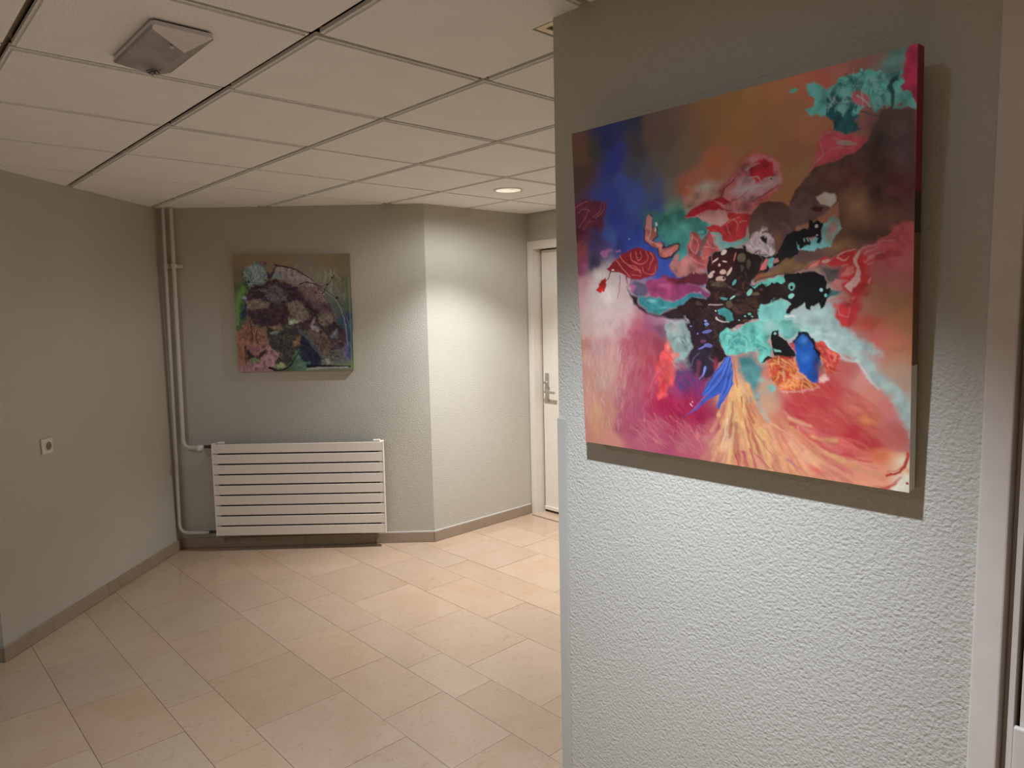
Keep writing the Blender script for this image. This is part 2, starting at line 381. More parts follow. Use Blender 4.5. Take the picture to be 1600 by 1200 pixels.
obj('door_gap', boxes((FW - 0.004, DW - FW + 0.004, JD + 0.012, JD + 0.02, 0.0, DH - 0.03)), DARK, d1)  # near-black sheet stands for the shaded gap round the leaf

# ------------------------------------------------------------------ door frame at the right edge of the picture
d2 = thing('door_2', 'grey-white door and frame at the right edge beside the large painting', None, (XP, YP, 0), RP, kind='structure')
a_, z_ = D2A, D2B
obj('door_frame', boxes((a_, a_ + 0.044, -0.008, 0.06, 0, 2.19), (z_ - 0.044, z_, -0.008, 0.06, 0, 2.19), (a_ + 0.044, z_ - 0.044, -0.008, 0.06, 2.146, 2.19), bev=0.003), FRAMEM, d2)
obj('frame_rebate', boxes((a_ + 0.0445, a_ + 0.054, 0.030, 0.06, 0, 2.145), (z_ - 0.054, z_ - 0.0445, 0.030, 0.06, 0, 2.145)), FRAMEM, d2, label='recessed groove of the frame')
obj('frame_bead', boxes((a_ + 0.055, a_ + 0.064, 0.004, 0.06, 0, 2.145), (z_ - 0.064, z_ - 0.055, 0.004, 0.06, 0, 2.145), bev=0.001), FRAMEM, d2)
l2 = obj('door_leaf', boxes((a_ + 0.072, z_ - 0.072, 0.006, 0.046, 0.008, 2.135), bev=0.002), FRAMEM, d2)
obj('kick_panel', boxes((a_ + 0.0655, z_ - 0.066, -0.006, 0.0055, 0.012, 0.938), bev=0.003), FRAMEM, l2)
obj('door_gap', boxes((a_ + 0.044, z_ - 0.044, 0.062, 0.07, 0, 2.146)), DARK, d2)  # dark backing paints in the shade between frame and leaf

# ------------------------------------------------------------------ grey corner guard on the wall corner
g = thing('corner_guard', 'grey plastic corner guard on the lower wall corner near the large painting', 'corner guard', (XP, YP, 0), RP)
obj('front_leg', boxes((-0.004, 0.030, -0.0035, -0.0004, 0.002, 1.366), bev=0.0012), GUARDM, g)
obj('side_leg', boxes((-0.0037, -0.0004, -0.0004, 0.030, 0.002, 1.366)), GUARDM, g)

# ------------------------------------------------------------------ radiator on the back wall
rd = thing('radiator', 'white flat-tube radiator on the back wall under the smaller painting', 'radiator', (A0.x + TB.x * 0.897, A0.y + TB.y * 0.897, 0.108), RB)
rd.rotation_euler = (0, math.radians(0.45), RB)
HW, RH = 0.596, 0.664
pitch = RH / 9
for k in range(9):
    z0 = k * pitch + 0.0035
    obj('flat_tube', boxes((-HW, HW, -0.100, -0.088, z0, z0 + pitch - 0.0105), bev=0.0022), ENAMEL, rd)
for s in (-1, 1):
    x0, x1 = (-HW, -HW + 0.030) if s < 0 else (HW - 0.030, HW)
    obj('header_pipe', boxes((x0 + 0.0005, x1, -0.0875, -0.050, 0.002, RH - 0.002), bev=0.004), ENAMEL, rd)
    xs = (-HW - 0.0018, -HW + 0.006) if s < 0 else (HW - 0.006, HW + 0.0018)
    obj('end_strip', boxes((xs[0], xs[1], -0.1012, -0.072, 0.0015, RH - 0.0015), bev=0.0008), ENAMEL, rd)
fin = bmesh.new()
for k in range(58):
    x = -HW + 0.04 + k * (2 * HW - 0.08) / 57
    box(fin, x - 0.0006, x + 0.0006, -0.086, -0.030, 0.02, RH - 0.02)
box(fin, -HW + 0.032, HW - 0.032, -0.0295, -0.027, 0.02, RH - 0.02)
obj('convector_fin', fin, DARK, rd, kind='stuff')  # fins coloured dark to carry the shade between the tubes
for x in (-HW + 0.06, HW - 0.045):
    obj('bracket', boxes((x - 0.024, x + 0.024, -0.096, -0.070, RH - 0.002, RH + 0.009), bev=0.002), ENAMEL, rd)
obj('air_vent', boxes((HW + 0.001, HW + 0.024, -0.07, -0.058, RH - 0.016, RH - 0.006), bev=0.002), STEEL, rd)
# thermostat-less valve, top left, and lockshield, bottom left
bm = bmesh.new(); lathe(bm, [(0.006, 0.0), (0.011, 0.0), (0.011, 0.012), (0.009, 0.012), (0.009, 0.030), (0.012, 0.030), (0.012, 0.050), (0.006, 0.050)], 18, 'x', (-HW - 0.070, -0.055, 0.636), True)
vb = obj('valve_body', bm, DARK, rd, True, label='dark bronze valve body')
bm = bmesh.new(); lathe(bm, [(0.001, -0.064), (0.006, -0.064), (0.008, -0.060), (0.016, -0.058), (0.020, -0.052), (0.021, -0.020), (0.019, -0.010), (0.012, -0.004), (0.012, 0.010)], 24, 'y', (-HW - 0.086, -0.055, 0.634))
obj('valve_knob', bm, PLASTIC, vb, True, label='white valve knob')
bm = bmesh.new(); lathe(bm, [(0.006, 0.0), (0.012, 0.0), (0.012, 0.014), (0.008, 0.016), (0.008, 0.030), (0.012, 0.032), (0.012, 0.056), (0.006, 0.056)], 18, 'x', (-HW - 0.062, -0.050, 0.018), True)
obj('lockshield', bm, DARK, rd, True, label='dark return valve')

# ------------------------------------------------------------------ two heating pipes in the corner
def bend(p0, corner, p1, r, n=10):
    p0, c, p1 = Vector(p0), Vector(corner), Vector(p1)
    a, b_ = c + (p0 - c).normalized() * r, c + (p1 - c).normalized() * r
    return [p0, p0.lerp(a, 0.5)] + [(1 - s) ** 2 * a + 2 * s * (1 - s) * c + s * s * b_ for s in [i / n for i in range(n + 1)]] + [p1]
P1 = bend((0.063, -0.045, CEIL + 0.004), (0.020, -0.045, 0.128), (0.230, -0.050, 0.127), 0.07)
P2 = bend((0.116, -0.045, CEIL + 0.004), (0.089, -0.045, 0.742), (0.188, -0.055, 0.744), 0.06)
LOC = (A0.x, A0.y, 0)
p1 = thing('heating_pipe', 'white heating pipe nearest the corner, running down to the radiator foot', 'pipe', LOC, RB)
bm = bmesh.new(); tube(bm, P1, 0.0125, 16); obj('pipe_run', bm, PIPEM, p1, True)
bm = bmesh.new(); lathe(bm, [(0.0155, 0.0), (0.0155, 0.022)], 16, 'x', (0.212, -0.05, 0.127), True); obj('pipe_nut', bm, STEEL, p1, True)
bm = bmesh.new(); lathe(bm, [(0.014, 0.0), (0.022, 0.001), (0.022, 0.006), (0.014, 0.007)], 20, 'z', (0.063, -0.045, CEIL - 0.0075)); obj('ceiling_rosette', bm, PIPEM, p1, True)
p2 = thing('heating_pipe', 'white heating pipe with a bend halfway down to the radiator top valve', 'pipe', LOC, RB)
bm = bmesh.new(); tube(bm, P2, 0.0135, 16); obj('pipe_run', bm, PIPEM, p2, True)
bm = bmesh.new(); lathe(bm, [(0.015, 0.0), (0.024, 0.001), (0.024, 0.006), (0.015, 0.007)], 20, 'z', (0.116, -0.045, CEIL - 0.0075)); obj('ceiling_rosette', bm, PIPEM, p2, True)
cl = thing('pipe_clip', 'white double pipe clip holding both heating pipes to the wall', 'pipe clip', (A0.x + TB.x * 0.08, A0.y + TB.y * 0.08, 2.008), RB)
for q in (-0.024, 0.030):
    bm = bmesh.new(); lathe(bm, [(0.0145, -0.015), (0.0205, -0.015), (0.0205, 0.015), (0.0145, 0.015)], 20, 'z', (q, -0.045, 0)); obj('clip_ring', bm, PIPEM, cl, True)
obj('clip_bar', boxes((-0.045, 0.076, -0.030, -0.001, -0.013, 0.013), bev=0.002), PIPEM, cl)

# ------------------------------------------------------------------ wall socket
s = thing('wall_socket', 'small white power socket on the left wall', 'socket', (E0.x + TL.x * 0.407, E0.y + TL.y * 0.407, 0.993), RL)
obj('cover_plate', boxes((-0.041, 0.041, -0.010, 0.0, -0.041, 0.041), bev=0.004), PLASTIC, s)
bm = bmesh.new(); lathe(bm, [(0.027, 0.0), (0.027, -0.003), (0.0225, -0.0035), (0.0215, 0.0)], 28, 'y', (0.004, -0.0102, 0)); obj('socket_rim', bm, PLASTIC, s, True)
bm = bmesh.new(); lathe(bm, [(0.0001, -0.0002), (0.0215, -0.0002), (0.0215, -0.0012), (0.0001, -0.0012)], 28, 'y', (0.004, -0.0102, 0)); sw = obj('socket_well', bm, mat('socket_recess_shade', (0.20, 0.17, 0.13), 0.6)[0], s, True, label='round socket well coloured dark for its shade')  # shallow disc, its dark colour stands for shade in the recess
for dx in (-0.0095, 0.0095):
    bm = bmesh.new(); lathe(bm, [(0.0001, -0.0013), (0.0028, -0.0013), (0.0028, -0.002), (0.0001, -0.002)], 12, 'y', (0.004 + dx, -0.0102, 0)); obj('pin_hole', bm, DARK, sw)

# ------------------------------------------------------------------ emergency light under the ceiling
em = thing('emergency_light', 'grey-white plastic emergency light fixed under the ceiling tiles', 'ceiling light', (0.311, 0.922, CEIL), 0)
obj('base_plate', boxes((-0.070, 0.070, -0.165, 0.165, -0.008, -0.0005), bev=0.002), mat('base_grey', (0.16, 0.14, 0.13), 0.6)[0], em, label='dark backing plate')
def shell(bm, prof):
    # prof: list of (scale_x, scale_y, dx, z) loops of a rounded rectangle
    loops = []
    for hx_, hy_, dx, z, rr in prof:
        lp = []
        for cx_, cy_, a0 in ((hx_ - rr, hy_ - rr, 0), (-hx_ + rr, hy_ - rr, 90), (-hx_ + rr, -hy_ + rr, 180), (hx_ - rr, -hy_ + rr, 270)):
            for k in range(5):
                an = math.radians(a0 + 22.5 * k); lp.append(bm.verts.new((cx_ + rr * math.cos(an) + dx, cy_ + rr * math.sin(an), z)))
        loops.append(lp)
    for A, B in zip(loops, loops[1:]):
        for k in range(len(A)): bm.faces.new([A[k], A[(k + 1) % len(A)], B[(k + 1) % len(B)], B[k]])
    return loops
DIFF, t, b = mat('clouded_plastic', (0.56, 0.53, 0.53), 0.32)
b.inputs['Transmission Weight'].default_value = 0.25
co = objco(t, False); nn_ = N(t, 'ShaderNodeTexNoise', Scale=14.0, Detail=4.0); t.links.new(co, nn_.inputs['Vector'])
r_ = ramp(t, [(0.35, (0.40, 0.375, 0.395)), (0.62, (0.54, 0.51, 0.53))]); t.links.new(nn_.outputs[0], r_.inputs[0]); t.links.new(r_.outputs[0], b.inputs['Base Color'])
# lens: rim, then a keel running along the fixture, the near end sloping back the most
LENSW = speckle('pale_plastic', (0.74, 0.71, 0.68), 0.35, 0.03, 40.0)
LENSD = mat('lens_side_dark', (0.27, 0.245, 0.235), 0.35)[0]  # darker tone on one side of the lens only
bm = bmesh.new()
lv = shell(bm, [(0.070, 0.172, 0, -0.004, 0.012), (0.077, 0.179, 0, -0.006, 0.014), (0.078, 0.180, 0, -0.017, 0.014)])
lp = [v.co.copy() for v in lv[-1]]
obj('lens_rim', bm, LENSW, em, label='pale rim of the lens')
K = [Vector(v) for v in ((0.026, 0.135, -0.043), (-0.072, 0.162, -0.023), (-0.072, -0.163, -0.023), (0.026, -0.098, -0.043))]
def patch(name, qs, m, label=None):
    bm = bmesh.new()
    for q in qs:
        nq = (q + 1) % 4; a_ = lp[q * 5 + 2:q * 5 + 5]; b_ = lp[nq * 5:nq * 5 + 3]
        ring = a_ + b_ + [K[nq], K[q]]
        bm.faces.new([bm.verts.new(v) for v in ring])
    return obj(name, bm, m, em, label=label)
patch('lens_end', [0], LENSW, 'pale sloping end of the lens'); patch('lens_end', [2], LENSW, 'pale sloping end of the lens')
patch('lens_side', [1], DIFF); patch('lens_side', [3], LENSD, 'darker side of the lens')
bm = bmesh.new(); bm.faces.new([bm.verts.new(v) for v in K])
df = obj('diffuser', bm, DIFF, em, label='clouded grey lens bottom')
bm = bmesh.new(); lathe(bm, [(0.0001, -0.006), (0.0045, -0.005), (0.0055, 0.0)], 14, 'z', (-0.010, -0.112, -0.0375)); obj('screw_boss', bm, LENSW, df, True)
bm = bmesh.new()
for k in range(7):
    x_, y_ = random.uniform(0.0, 0.022), random.uniform(0.075, 0.115)
    tube(bm, [(x_, y_, -0.0435), (x_ + random.uniform(-0.01, 0.012), y_ + 0.012, -0.0445), (x_ + random.uniform(-0.015, 0.02), y_ + 0.03, -0.0445)], 0.0011, 6)
obj('cobweb_debris', bm, DARK, em, kind='stuff')

# ------------------------------------------------------------------ the two paintings
# a small painter: soft colour washes, rough-edged patches, tapering strokes and hatching, in canvas units of 0..1000
def _noise(n, cells, seed):
    r = np.random.RandomState(seed); g = r.rand(cells + 3, cells + 3)
    t = np.linspace(0, cells, n); i = np.minimum(t.astype(int), cells); f = t - i; f = f * f * (3 - 2 * f)
    a = g[i][:, i] * (1 - f)[None, :] + g[i][:, i + 1] * f[None, :]
    b_ = g[i + 1][:, i] * (1 - f)[None, :] + g[i + 1][:, i + 1] * f[None, :]
    return a * (1 - f)[:, None] + b_ * f[:, None]
def _fbm(n, cells, seed, o=4):
    s = sum(_noise(n, min(cells * 2 ** k, n // 2), seed + k) * 0.5 ** k for k in range(o)); s = s - s.mean()
    return s / (np.abs(s).max() + 1e-9)
def _lin(c):
    c = np.asarray(c, float) / 255.0
    return np.where(c <= 0.04045, c / 12.92, ((c + 0.055) / 1.055) ** 2.4)
class Canvas:
    def __init__(s, n, seed):
        s.n = n; u = np.linspace(0, 1000, n); s.X, s.Y = np.meshgrid(u, u)
        s.wx, s.wy = _fbm(n, 14, seed), _fbm(n, 14, seed + 10)
        s.fx, s.fy = _fbm(n, 60, seed + 20, 3), _fbm(n, 60, seed + 30, 3)
        s.mo = _fbm(n, 40, seed + 40, 4); s.img = np.zeros((n, n, 3)); s.rs = np.random.RandomState(seed)
    def base(s, pts):
        p = np.array(pts, float); x = s.X + 22 * s.wx; y = s.Y + 22 * s.wy
        num = np.zeros_like(s.img); den = np.zeros((s.n, s.n)); c = _lin(p[:, 2:])
        for (px, py), col in zip(p[:, :2], c):
            d2 = ((x - px) ** 2 + (y - py) ** 2) / 1000.0 + 0.25
            w = 1.0 / d2 ** 2.1; num += w[..., None] * col; den += w
        s.img = num / den[..., None]
    def _box(s, x0, x1, y0, y1, m):
        k = (s.n - 1) / 1000.0
        return (slice(max(0, int((y0 - m) * k)), min(s.n, int((y1 + m) * k) + 2)), slice(max(0, int((x0 - m) * k)), min(s.n, int((x1 + m) * k) + 2)))
    def _put(s, bx, a, col, mot):
        c = np.asarray(col)[None, None] * (1 + mot * s.mo[bx][..., None] * 2)
        s.img[bx] = s.img[bx] * (1 - a[..., None]) + np.clip(c, 0.004, 0.9) * a[..., None]
    def poly(s, pts, col, soft=4, rough=6, mot=0.2, op=1.0):
        P = np.array(pts, float).reshape(-1, 2)
        bx = s._box(P[:, 0].min(), P[:, 0].max(), P[:, 1].min(), P[:, 1].max(), soft + rough * 2 + 4)
        x = s.X[bx] + rough * (s.wx[bx] + 0.8 * s.fx[bx]); y = s.Y[bx] + rough * (s.wy[bx] + 0.8 * s.fy[bx])
        if x.size == 0: return
        ins = np.zeros(x.shape, bool); d2 = np.full(x.shape, 1e12)
        for (ax, ay), (cx, cy) in zip(P, np.roll(P, -1, 0)):
            ex, ey = cx - ax, cy - ay; L = ex * ex + ey * ey + 1e-9
            t = np.clip(((x - ax) * ex + (y - ay) * ey) / L, 0, 1)
            d2 = np.minimum(d2, (x - ax - t * ex) ** 2 + (y - ay - t * ey) ** 2)
            if abs(ey) > 1e-9: ins ^= ((ay > y) != (cy > y)) & (x < (y - ay) / ey * ex + ax)
        sd = np.where(ins, 1, -1) * np.sqrt(d2)
        s._put(bx, op * np.clip(sd / (2.0 * soft) + 0.5, 0, 1), _lin(col), mot)
    def blob(s, x, y, rx, ry, col, op=1.0, hard=0.0, rough=4, ang=0.0, mot=0.15):
        m = max(rx, ry) * 2.2; bx = s._box(x, x, y, y, m + 4)
        a, b_ = math.cos(math.radians(ang)), math.sin(math.radians(ang))
        dx = s.X[bx] + rough * s.wx[bx] - x; dy = s.Y[bx] + rough * s.wy[bx] - y
        r = np.sqrt(((dx * a + dy * b_) / rx) ** 2 + ((-dx * b_ + dy * a) / ry) ** 2)
        al = np.clip((1.15 - r) / 0.3, 0, 1) if hard else np.exp(-(r ** 2) * 1.2)
        s._put(bx, op * al, _lin(col), mot)
    def stroke(s, pts, w0, w1, col, soft=2, rough=2, op=1.0, mot=0.1):
        P = np.array(pts, float).reshape(-1, 2)
        if len(P) > 2:      # Catmull-Rom through the points
            Q = np.vstack([2 * P[0] - P[1], P, 2 * P[-1] - P[-2]]); o = []
            for i in range(1, len(Q) - 2):
                for t in np.linspace(0, 1, 6, endpoint=False):
                    o.append(0.5 * (2 * Q[i] + (Q[i + 1] - Q[i - 1]) * t + (2 * Q[i - 1] - 5 * Q[i] + 4 * Q[i + 1] - Q[i + 2]) * t * t + (3 * Q[i] - Q[i - 1] - 3 * Q[i + 1] + Q[i + 2]) * t ** 3))
            P = np.array(o + [P[-1]])
        bx = s._box(P[:, 0].min(), P[:, 0].max(), P[:, 1].min(), P[:, 1].max(), max(w0, w1) + soft + rough + 3)
        x = s.X[bx] + rough * s.fx[bx]; y = s.Y[bx] + rough * s.fy[bx]
        if x.size == 0: return
        best = np.full(x.shape, 1e9); n = len(P) - 1
        for i in range(n):
            ax, ay = P[i]; ex, ey = P[i + 1] - P[i]; L = ex * ex + ey * ey + 1e-9
            t = np.clip(((x - ax) * ex + (y - ay) * ey) / L, 0, 1)
            d = np.sqrt((x - ax - t * ex) ** 2 + (y - ay - t * ey) ** 2) - (w0 + (w1 - w0) * (i + t) / n) / 2
            best = np.minimum(best, d)
        s._put(bx, op * np.clip(0.5 - best / (2.0 * soft), 0, 1), _lin(col), mot)
    def hatch(s, pts, n, ang, spread, length, w, cols, op=0.7, bend=0.15):
        P = np.array(pts, float).reshape(-1, 2); r = s.rs; lo, hi = P.min(0), P.max(0); k = 0; tries = 0
        while k < n and tries < n * 12:
            tries += 1; x, y = lo + r.rand(2) * (hi - lo); ins = False
            for (ax, ay), (cx, cy) in zip(P, np.roll(P, -1, 0)):
                if (ay > y) != (cy > y) and x < (cx - ax) * (y - ay) / (cy - ay) + ax: ins = not ins
            if not ins: continue
            k += 1; a = math.radians(ang + r.uniform(-spread, spread)); L = length * r.uniform(0.4, 1.2); bn = r.uniform(-bend, bend) * L
            dx, dy = math.cos(a), math.sin(a)
            s.stroke([(x - dx * L / 2, y - dy * L / 2), (x - dy * bn, y + dx * bn), (x + dx * L / 2, y + dy * L / 2)], w * r.uniform(0.6, 1.3), w * 0.3, cols[r.randint(len(cols))], soft=1.5, rough=2, op=op * r.uniform(0.5, 1))
    def fan(s, x, y, n, a0, a1, r0, r1, w, cols, curve=0.0, op=0.6):
        r = s.rs
        for k in range(n):
            a = math.radians(r.uniform(a0, a1)); p = r.uniform(r0, r1 * 0.8); q = p + (r1 - r0) * r.uniform(0.15, 0.5); am = a + curve * (a - math.radians((a0 + a1) / 2))
            pt = lambda d, an: (x + d * math.cos(an), y + d * math.sin(an))
            s.stroke([pt(p, a), pt((p + q) / 2, (a + am) / 2), pt(q, am)], w * r.uniform(0.4, 0.9), w * r.uniform(0.5, 1.6), cols[r.randint(len(cols))], soft=3, rough=3, op=op * r.uniform(0.4, 1))
def run_ops(n, seed, base, ops):
    c = Canvas(n, seed); c.base(base)
    for o in ops: getattr(c, o[0])(*o[1], **(o[2] if len(o) > 2 else {}))
    return np.clip(c.img, 0.004, 0.88)

BASE1 = [[15,22,145,105,94],[39,66,139,109,88],[22,132,117,93,88],[85,64,91,93,96],[137,35,61,74,141],[181,15,68,78,137],[252,15,73,81,111],[165,106,73,88,201],[198,177,90,122,235],[244,220,95,129,237],[141,217,78,103,225],[169,292,72,94,213],[249,92,102,96,103],[235,145,103,111,135],[314,40,137,116,110],[350,83,137,118,106],[327,132,138,130,122],[292,167,120,126,146],[375,166,148,137,122],[412,137,158,140,117],[367,227,154,151,145],[324,217,112,133,193],[322,262,89,113,201],[455,84,172,134,103],[505,44,186,143,96],[552,21,194,146,95],[598,3,206,161,107],[620,75,200,147,100],[574,115,200,148,97],[502,177,222,140,103],[451,212,222,144,117],[486,234,237,191,182],[420,234,221,128,103],[371,290,115,193,177],[424,287,94,195,179],[321,307,76,150,148],[459,322,148,205,190],[616,43,206,151,101],[676,9,220,152,107],[730,3,230,146,111],[789,21,231,134,115],[841,8,221,143,127],[878,3,195,128,122],[923,4,174,145,134],[966,2,118,174,174],[989,11,216,79,124],[993,66,206,66,111],[987,91,198,79,115],[954,32,135,187,184],[717,95,205,148,105],[758,126,214,149,113],[729,174,197,136,104],[654,129,196,145,103],[737,233,197,155,111],[696,246,206,146,105],[21,292,131,76,100],[4,367,177,87,96],[26,415,151,76,102],[86,412,65,56,87],[90,343,92,75,124],[137,318,87,116,202],[204,324,77,98,192],[246,356,60,82,176],[188,360,62,63,125],[323,410,60,85,162],[339,433,59,76,153],[96,455,237,213,203],[128,510,222,201,190],[58,496,235,206,196],[23,476,211,141,149],[7,538,224,152,156],[78,570,210,178,165],[156,556,202,171,163],[194,542,200,165,162],[20,601,205,163,145],[177,601,192,128,130],[229,587,180,97,110],[281,616,154,79,101],[317,596,164,112,124],[360,602,182,162,166],[27,613,206,161,143],[115,621,206,166,153],[171,613,187,113,121],[234,613,182,90,103],[273,638,162,74,87],[312,613,105,60,78],[302,662,141,54,67],[9,668,190,124,108],[63,686,195,150,142],[136,677,198,140,132],[205,671,183,93,101],[258,674,161,73,77],[36,725,199,149,127],[109,742,196,152,130],[180,731,186,115,113],[230,718,169,86,85],[274,709,163,58,67],[22,792,196,137,116],[92,788,186,143,126],[163,792,181,110,108],[219,781,168,81,89],[264,764,166,62,79],[24,855,199,140,119],[94,842,185,128,111],[166,844,170,96,99],[225,840,162,76,93],[279,821,170,48,74],[312,848,160,30,61],[42,901,197,144,100],[116,894,183,121,101],[168,901,166,78,90],[223,892,158,67,89],[285,879,161,39,70],[349,866,150,29,57],[390,870,144,25,56],[434,859,135,16,56],[49,952,193,134,99],[114,941,183,122,97],[157,940,157,73,86],[217,938,155,67,89],[284,927,166,62,88],[348,909,159,52,74],[401,904,163,56,73],[12,984,189,121,101],[122,979,192,126,106],[238,980,168,81,98],[325,970,161,66,88],[388,955,165,84,91],[455,933,183,114,103],[468,897,177,87,90],[372,801,149,51,90],[397,771,72,51,90],[431,804,126,34,73],[411,833,135,25,64],[377,613,156,147,138],[376,644,140,149,138],[392,668,134,154,141],[414,855,149,29,64],[456,874,135,16,56],[497,885,154,52,69],[455,908,163,65,82],[425,949,174,83,95],[475,947,174,101,95],[516,957,193,142,108],[393,973,170,75,91],[546,843,205,158,115],[545,917,206,155,125],[600,839,198,138,87],[614,909,195,125,92],[652,905,201,136,98],[669,955,208,142,103],[583,967,176,80,84],[723,931,202,121,92],[757,944,215,142,103],[652,834,192,145,110],[688,866,199,119,86],[706,813,182,55,60],[740,827,184,56,57],[653,793,178,145,119],[688,797,184,110,95],[726,807,183,60,57],[711,845,177,50,56],[780,795,189,58,59],[762,840,186,71,62],[815,765,191,60,59],[833,851,188,69,65],[867,883,187,46,53],[798,905,189,53,63],[850,917,205,80,80],[907,896,182,47,50],[900,845,204,105,75],[886,805,220,121,95],[915,782,223,137,115],[899,736,225,144,127],[849,717,201,91,81],[872,710,202,100,90],[937,807,218,122,111],[963,855,192,95,85],[948,891,198,98,88],[939,926,223,117,81],[964,923,237,163,119],[989,929,237,198,157],[989,980,237,217,187],[901,966,232,144,117],[933,979,237,157,120],[833,966,213,109,103],[868,996,232,146,109],[762,961,215,133,98],[725,955,217,140,92],[975,673,216,152,110],[976,705,203,164,135],[985,737,197,159,136],[929,661,237,113,97],[898,655,182,133,122],[960,650,231,147,104],[914,691,185,194,180],[936,724,178,187,177],[968,771,196,193,175],[986,803,176,174,167],[993,829,174,149,142],[866,676,172,213,199],[832,663,189,219,204],[988,869,188,112,107],[925,513,176,115,90],[951,553,172,120,82],[975,592,192,130,86],[975,541,184,125,91],[986,503,203,126,117],[987,440,235,139,149],[961,450,231,117,134],[937,475,202,116,111],[961,412,218,110,123],[939,631,218,114,98],[964,657,199,115,86],[914,605,190,87,60],[922,650,219,114,104],[780,605,183,207,196],[835,632,173,198,190]]
